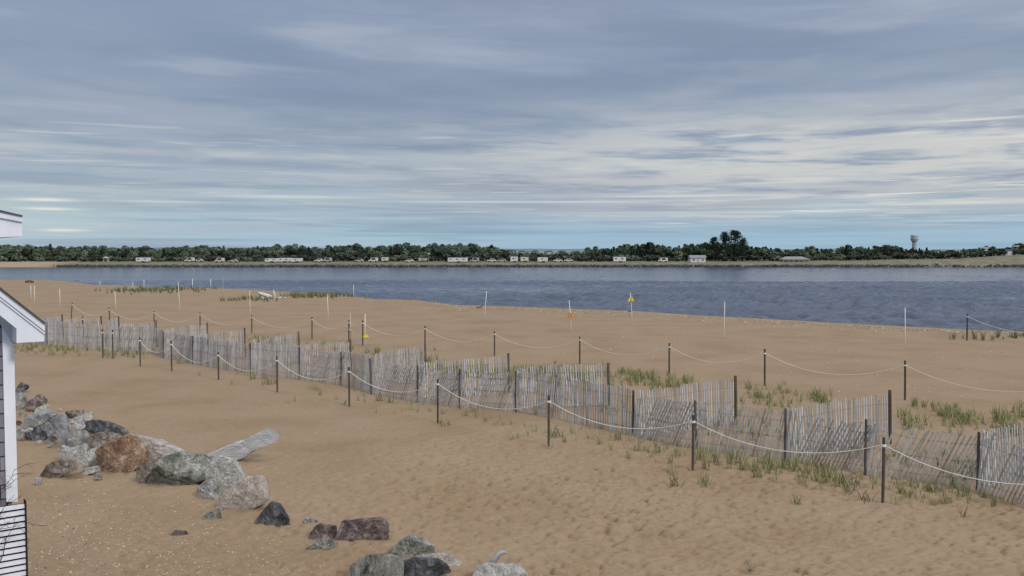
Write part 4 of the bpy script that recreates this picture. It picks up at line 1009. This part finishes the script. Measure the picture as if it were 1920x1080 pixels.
# the dense grass between and behind the fences: one uncountable stand
gb = MB(); grr = random.Random(31); gb2 = MB()
def patch(px, py, wpx, hpx, n, h=.34, mbx=None, big=1):
    if 685 < py < 730 and px < 1320: n = int(n * 1.5)
    n = max(1, int(n * (.8 if py > 730 and n > 9 and wpx > 45 else 1.35)))
    for i in range(n):
        g_ = on(grr.gauss(px, wpx * .55), grr.gauss(py, hpx * (.6 if py < 640 else .85)))
        far = max(1, g_.y / 28)
        tuft(mbx or gb, g_, int(grr.randint(6, 15) * big), h * grr.uniform(.6, 1.2), .055 * far ** .5, grr, .006 * far)
for a in ((1202, 712, 28, 7, 26), (1170, 700, 10, 5, 6), (1230, 722, 60, 8, 16), (1285, 718, 8, 4, 6), (1265, 727, 14, 4, 5), (1238, 728, 20, 4, 6), (1430, 752, 40, 12, 24), (1448, 740, 60, 10, 14), (1405, 726, 10, 4, 3), (1462, 731, 4, 3, 2), (1470, 762, 30, 8, 8), (1535, 752, 22, 6, 18), (1520, 745, 14, 5, 8),
          (1718, 762, 8, 6, 6), (1735, 768, 20, 6, 5), (1776, 778, 22, 8, 20), (1800, 790, 24, 8, 18), (1820, 792, 30, 6, 12), (1705, 798, 22, 8, 14), (1745, 802, 40, 6, 8), (1872, 795, 16, 8, 14), (1895, 785, 40, 8, 18), (1915, 778, 20, 6, 8), (1860, 812, 60, 8, 10), (1890, 815, 40, 8, 16), (1692, 782, 20, 6, 4),
          (830, 690, 30, 6, 16), (870, 696, 60, 6, 26), (900, 700, 60, 6, 26), (940, 706, 40, 7, 22), (990, 702, 80, 8, 36), (1035, 700, 70, 8, 30), (1080, 706, 60, 8, 26), (1110, 712, 40, 7, 14), (700, 664, 16, 5, 10), (740, 672, 60, 5, 14), (780, 676, 30, 6, 12), (806, 672, 8, 4, 5), (815, 655, 3, 2, 1), (605, 645, 8, 4, 5), (520, 647, 60, 5, 22), (500, 640, 50, 4, 20), (645, 655, 20, 5, 5), (1000, 735, 80, 10, 14), (1100, 745, 60, 12, 12),
          (1150, 775, 40, 14, 12), (1040, 770, 60, 12, 10), (1240, 790, 60, 14, 14), (1340, 800, 60, 14, 18), (1400, 800, 60, 12, 22), (1400, 815, 70, 10, 18), (1530, 830, 80, 16, 12), (1590, 850, 80, 14, 12), (1650, 870, 80, 14, 14), (1740, 860, 80, 14, 14), (1800, 890, 30, 14, 14), (1870, 870, 60, 20, 14), (1510, 882, 60, 6, 10), (1560, 897, 60, 6, 7), (1360, 860, 60, 6, 12), (1430, 878, 70, 7, 18), (860, 735, 60, 10, 8), (905, 745, 60, 8, 8), (700, 705, 60, 8, 8),
          (235, 638, 100, 4, 30), (180, 634, 50, 4, 16), (270, 642, 60, 4, 20), (120, 658, 90, 4, 26), (60, 655, 50, 4, 16), (170, 662, 120, 5, 18), (240, 668, 60, 4, 8), (115, 668, 40, 3, 4), (345, 645, 60, 4, 8)):
    patch(*a)
fpx = [f_[0] for f_ in fr]; fpy = [f_[1] for f_ in fr]
for i in range(190):       # shoots along the foot of the front fence
    px = grr.uniform(640, 1900) if i % 3 else grr.uniform(1100, 1900); py = float(np.interp(px, fpx, fpy)) + abs(grr.gauss(6, 16)) + 2
    tuft(gb, on(px, py), grr.randint(2, 9), .24 * grr.uniform(.6, 1.2), .05, grr, .0055)
for a in ((240, 545, 40, 3, 26, .5), (290, 545, 60, 2, 40, .5), (340, 542, 60, 2, 40, .5), (270, 547, 70, 3, 26, .5), (480, 562, 40, 3, 18, .5), (455, 562, 14, 2, 10, .5), (418, 564, 6, 2, 3, .4), (430, 564, 20, 2, 4, .4), (560, 558, 50, 3, 36, .55), (600, 556, 50, 2, 36, .55), (625, 555, 20, 2, 10, .55), (500, 564, 30, 2, 10, .4), (1830, 635, 4, 2, 3, .6), (1842, 636, 3, 2, 3, .6), (1862, 635, 20, 2, 4, .5), (1872, 631, 3, 1, 3, .6), (1900, 632, 8, 2, 5, .55), (1790, 634, 30, 2, 4, .4), (1920, 630, 20, 2, 5, .5)):
    patch(a[0], a[1], a[2], a[3], a[4], a[5], gb2)
tag(gb.build('dune_grass', M_grass), 'green beach grass growing behind and between the slatted fences', 'grass', kind='stuff')
tag(gb2.build('far_dune_grass', M_grass2), 'dark beach grass strips on the far beach crest', 'grass', kind='stuff')

# ------------------------------------------------------------------ shells and pebbles
sm = MB(); srr = random.Random(8)
def speck(mb, g_, s, rr):
    a = rr.random() * 6.28; n = 5; f = rr.uniform(.5, 1)
    vs = [(g_.x + math.cos(a + k * 1.2566) * s * rr.uniform(.7, 1.2), g_.y + math.sin(a + k * 1.2566) * s * f, g_.z + .002) for k in range(n)] + [(g_.x, g_.y, g_.z + s * rr.uniform(.4, .9))]
    mb.add(vs, [(k, (k + 1) % n, n) for k in range(n)])
dk = MB()
for (n, f_, s0, s1) in ((800, lambda: (srr.gauss(230, 170), srr.triangular(930, 1110, 1060)), .006, .018), (500, lambda: (srr.gauss(380, 260), srr.uniform(900, 1090)), .006, .014), (350, lambda: (srr.uniform(40, 1920), srr.uniform(720, 1090)), .006, .015), (260, lambda: (srr.uniform(950, 1920), srr.uniform(600, 760)), .012, .035), (160, lambda: (srr.uniform(200, 950), srr.uniform(560, 680)), .012, .03), (120, lambda: (srr.gauss(140, 40), srr.gauss(980, 40)), .008, .022)):
    for i in range(n):
        px, py = f_()
        if py < 545 or px < 30: continue
        g_ = gp(px, py); g_.z = float(height(g_.x, g_.y))
        speck(sm if srr.random() < .75 else dk, g_, srr.uniform(s0, s1), srr)
for i in range(1500):      # wrack line at the water edge
    px = srr.uniform(700, 1925); cy = float(np.interp(px, [c_[0] for c_ in crest_px], [c_[1] for c_ in crest_px])) + abs(srr.gauss(4, 5)) + 1
    g_ = gp(px, cy); g_.z = float(height(g_.x, g_.y))
    speck(sm if srr.random() < .22 else dk, g_, srr.uniform(.02, .06), srr)
M_shell = noisy('shell', [(.40, .37, .32), (.64, .60, .54)], 3, bump=0, island=.15)
M_peb = noisy('pebble', [(.09, .075, .06), (.19, .155, .12)], 3, bump=0, island=.4)
tag(sm.build('shell_fragments', M_shell), 'white shell fragments scattered over the sand', 'shells', kind='stuff')
tag(dk.build('pebbles', M_peb), 'small dark pebbles and wrack scattered over the sand', 'pebbles', kind='stuff')

# ------------------------------------------------------------------ house at the left
TH = R(36); hu = Vector((math.cos(TH), math.sin(TH), 0)); hn = Vector((math.sin(TH), -math.cos(TH), 0))   # hn: towards the camera
P0 = ad(30, 700, 8.0)
def hp_(px, py, off=0.0):
    d = ray(px, py); o = Vector((0, 0, H)); t = ((P0 + hn * off) - o).dot(hn) / d.dot(hn); return o + d * t
def extr(poly, off, th): return [hp_(a, b_, off) for a, b_ in poly], hn * -th
def shingle_material():
    m, nt, b = newmat('cedar_shingles', .9, .15)
    tcn = N(nt, 'ShaderNodeTexCoord'); mp = N(nt, 'ShaderNodeMapping'); mp.inputs['Rotation'].default_value = (R(90), 0, 0)
    nt.links.new(tcn.outputs['Object'], mp.inputs['Vector'])
    sp = N(nt, 'ShaderNodeSeparateXYZ'); nt.links.new(tcn.outputs['Object'], sp.inputs[0])
    ad_ = N(nt, 'ShaderNodeMath', operation='MULTIPLY_ADD', inp={1: .5}); nt.links.new(sp.outputs[1], ad_.inputs[0]); nt.links.new(sp.outputs[0], ad_.inputs[2])
    cb = N(nt, 'ShaderNodeCombineXYZ'); nt.links.new(ad_.outputs[0], cb.inputs[0]); nt.links.new(sp.outputs[2], cb.inputs[1])
    br = N(nt, 'ShaderNodeTexBrick', inp={'Scale': 1, 'Mortar Size': .006, 'Brick Width': .12, 'Row Height': .13, 'Color1': (.16, .15, .17, 1), 'Color2': (.24, .225, .25, 1), 'Mortar': (.03, .028, .03, 1)})
    nt.links.new(cb.outputs[0], br.inputs['Vector']); nt.links.new(br.outputs['Color'], b.inputs['Base Color'])
    bp = N(nt, 'ShaderNodeBump', inp={'Strength': .8, 'Distance': .02}); nt.links.new(br.outputs['Fac'], bp.inputs['Height']); bp.invert = True; nt.links.new(bp.outputs['Normal'], b.inputs['Normal'])
    return m
hs_ = empty('beach_house', (P0.x, P0.y, 0), 'shingled beach house corner with white rake boards at the left edge', 'house')
hs_.location = (0, 0, 0)
def part(name, poly, off, th, mat, parent=hs_, kinds=None):
    b = MB(); p, v = extr(poly, off, th); b.prism(p, v); return b.build(name, mat, parent)
wallo = MB()
rt = hp_(16, 700, -.02); zt_ = hp_(8, 606).z
far_l = rt - hu * 5.0
wallo.prism([Vector((far_l.x, far_l.y, 0)), Vector((rt.x, rt.y, 0)), Vector((rt.x, rt.y, zt_ - .05)), Vector((far_l.x, far_l.y, zt_ + 2.2))], hn * -4.5)
wallo.build('wall', shingle_material(), hs_)
part('corner_board', [(4, 612), (26, 632), (33.5, 941), (12, 941)], .012, .05, M_trim)
sb_ = MB(); a_ = hp_(26, 632, .012); b2 = hp_(33.5, 941, .012)
part('frieze_board', [(-120, 500), (0, 592), (31, 616), (31, 645), (24, 645), (0, 606), (-120, 520)], .03, .03, noisy('frieze_shade_grey', [(.40, .39, .43), (.48, .47, .50)], 4, bump=.05))  # trim colour greyed to paint in the shadow under the rake
part('rake_board', [(-120, 455), (0, 550), (83, 613), (83, 640), (31, 643), (31, 616), (0, 591), (-120, 498)], .30, .28, M_trim)
part('rake_moulding', [(-120, 447), (0, 543), (84, 608), (84, 621), (0, 556), (-120, 461)], .33, .028, M_trim)
part('rake_moulding', [(-120, 463), (0, 558), (84, 623), (84, 627), (0, 562), (-120, 467)], .318, .016, M_trim)
part('roof', [(-120, 441), (0, 538), (84.5, 604.5), (84.5, 608), (0, 543), (-120, 447)], .35, 4.6, M_roofd)
part('eave_soffit', [(31, 643), (83, 640), (83, 637), (31, 639)], .02, 4.2, M_trim)
part('fascia', [(79, 606), (83.2, 609), (83.2, 640), (79, 640)], .02, 4.2, M_trim)
# upper gable end
part('upper_rake_board', [(-200, 348), (0, 402), (41, 411), (41, 443), (0, 445), (-200, 447)], .25, .06, M_trim)
part('upper_rake_moulding', [(-200, 341), (0, 397), (42, 406), (42, 416), (0, 408), (-200, 353)], .275, .024, M_trim)
part('upper_soffit', [(-200, 447.2), (0, 445.2), (41, 443.2), (41, 441), (0, 443), (-200, 445)], .18, 4.4, M_trim)
part('upper_roof', [(-200, 337), (0, 393.5), (42.5, 403.5), (42.5, 406), (0, 397), (-200, 341)], .29, 4.6, M_roofd)
part('upper_fascia', [(38, 405), (41, 406), (41, 443), (38, 443)], .18, 4.4, M_trim)
# louvred panel / slatted skirt
lv = empty('slatted_screen', (0, 0, 0), 'white horizontally slatted screen below the house corner', 'screen')
sl = MB(); fm = MB()
pr = hp_(46, 945, .12); pl = pr - hu * 2.2
zt0 = pr.z; pitchz = (hp_(46, 945, .12).z - hp_(46, 956.5, .12).z)
nsl = int(zt0 / pitchz)
tiltM = 0
for i in range(nsl):
    zc = zt0 - i * pitchz
    a, b_ = Vector((pl.x, pl.y, zc)), Vector((pr.x, pr.y, zc))
    d_ = hn * .012
    sl.prism([a, a - Vector((0, 0, pitchz * .66)) + hn * .004, a - Vector((0, 0, pitchz * .66)) - hn * .012, a - hn * .016], (b_ - a))
sl.build('slats', M_trim, lv)
bk = MB(); a = Vector((pl.x, pl.y, 0)) - hn * .05; b_ = Vector((pr.x, pr.y, 0)) - hn * .05
bk.prism([a, b_, b_ + Vector((0, 0, zt0 - .01)), a + Vector((0, 0, zt0 - .01))], hn * -.03)
M_dk, _nt, _b = newmat('dark_backing', .9, .1); _b.inputs['Base Color'].default_value = (.018, .02, .02, 1)
bk.build('backing', M_dk, lv)
fm.prism([pr + Vector((0, 0, .03)) + hn * .03 - hu * .0, pr + Vector((0, 0, .03)) - hn * .06, Vector((pr.x, pr.y, 0)) - hn * .06, Vector((pr.x, pr.y, 0)) + hn * .03], hu * .012)
fm.build('frame', M_dk, lv)
# bare shrub in front
bs = empty('bare_shrub', (0, 0, 0), 'bare dark twigs of a shrub in front of the slatted screen', 'shrub')
tw = MB(); trr = random.Random(4)
M_twig = noisy('twig', [(.02, .017, .02), (.05, .04, .045)], 8, bump=0)
def twig(p, d, l, r0, depth):
    pts = [p]; q_ = p.copy()
    for i in range(5):
        d = (d + Vector((trr.gauss(0, .22), trr.gauss(0, .22), trr.gauss(0, .14)))).normalized(); q_ = q_ + d * l / 5; pts.append(q_.copy())
        if depth > 0 and trr.random() < .75:
            twig(q_.copy(), (d + Vector((trr.gauss(0, .8), trr.gauss(0, .5), trr.gauss(.1, .5)))).normalized(), l * .5, r0 * .6, depth - 1)
    tw.tube(pts, [r0 * (1 - .13 * i) for i in range(6)], 4)
for (px, py, dx, dz, l) in ((-20, 985, .8, .8, .34), (-25, 1010, .7, .5, .36), (-5, 1060, -.2, 1, .45), (6, 1040, .3, 1, .38), (-30, 940, .9, .5, .34), (-20, 925, .9, .35, .30)):
    p = hp_(px, py, .22); twig(p, Vector((dx, 0, dz)).normalized(), l, .0042, 2)
base_s = hp_(-40, 1060, .22)
for (px, py) in ((-20, 985), (-25, 1010), (-5, 1060), (6, 1040), (-30, 940), (-20, 925)):
    e = hp_(px, py, .22); tw.tube([Vector((base_s.x, base_s.y, 0)), base_s.lerp(e, .4) - Vector((0, 0, .2)), e], [.012, .008, .004], 5)
tw.build('branches', M_twig, bs)

S.cycles.use_denoising = True
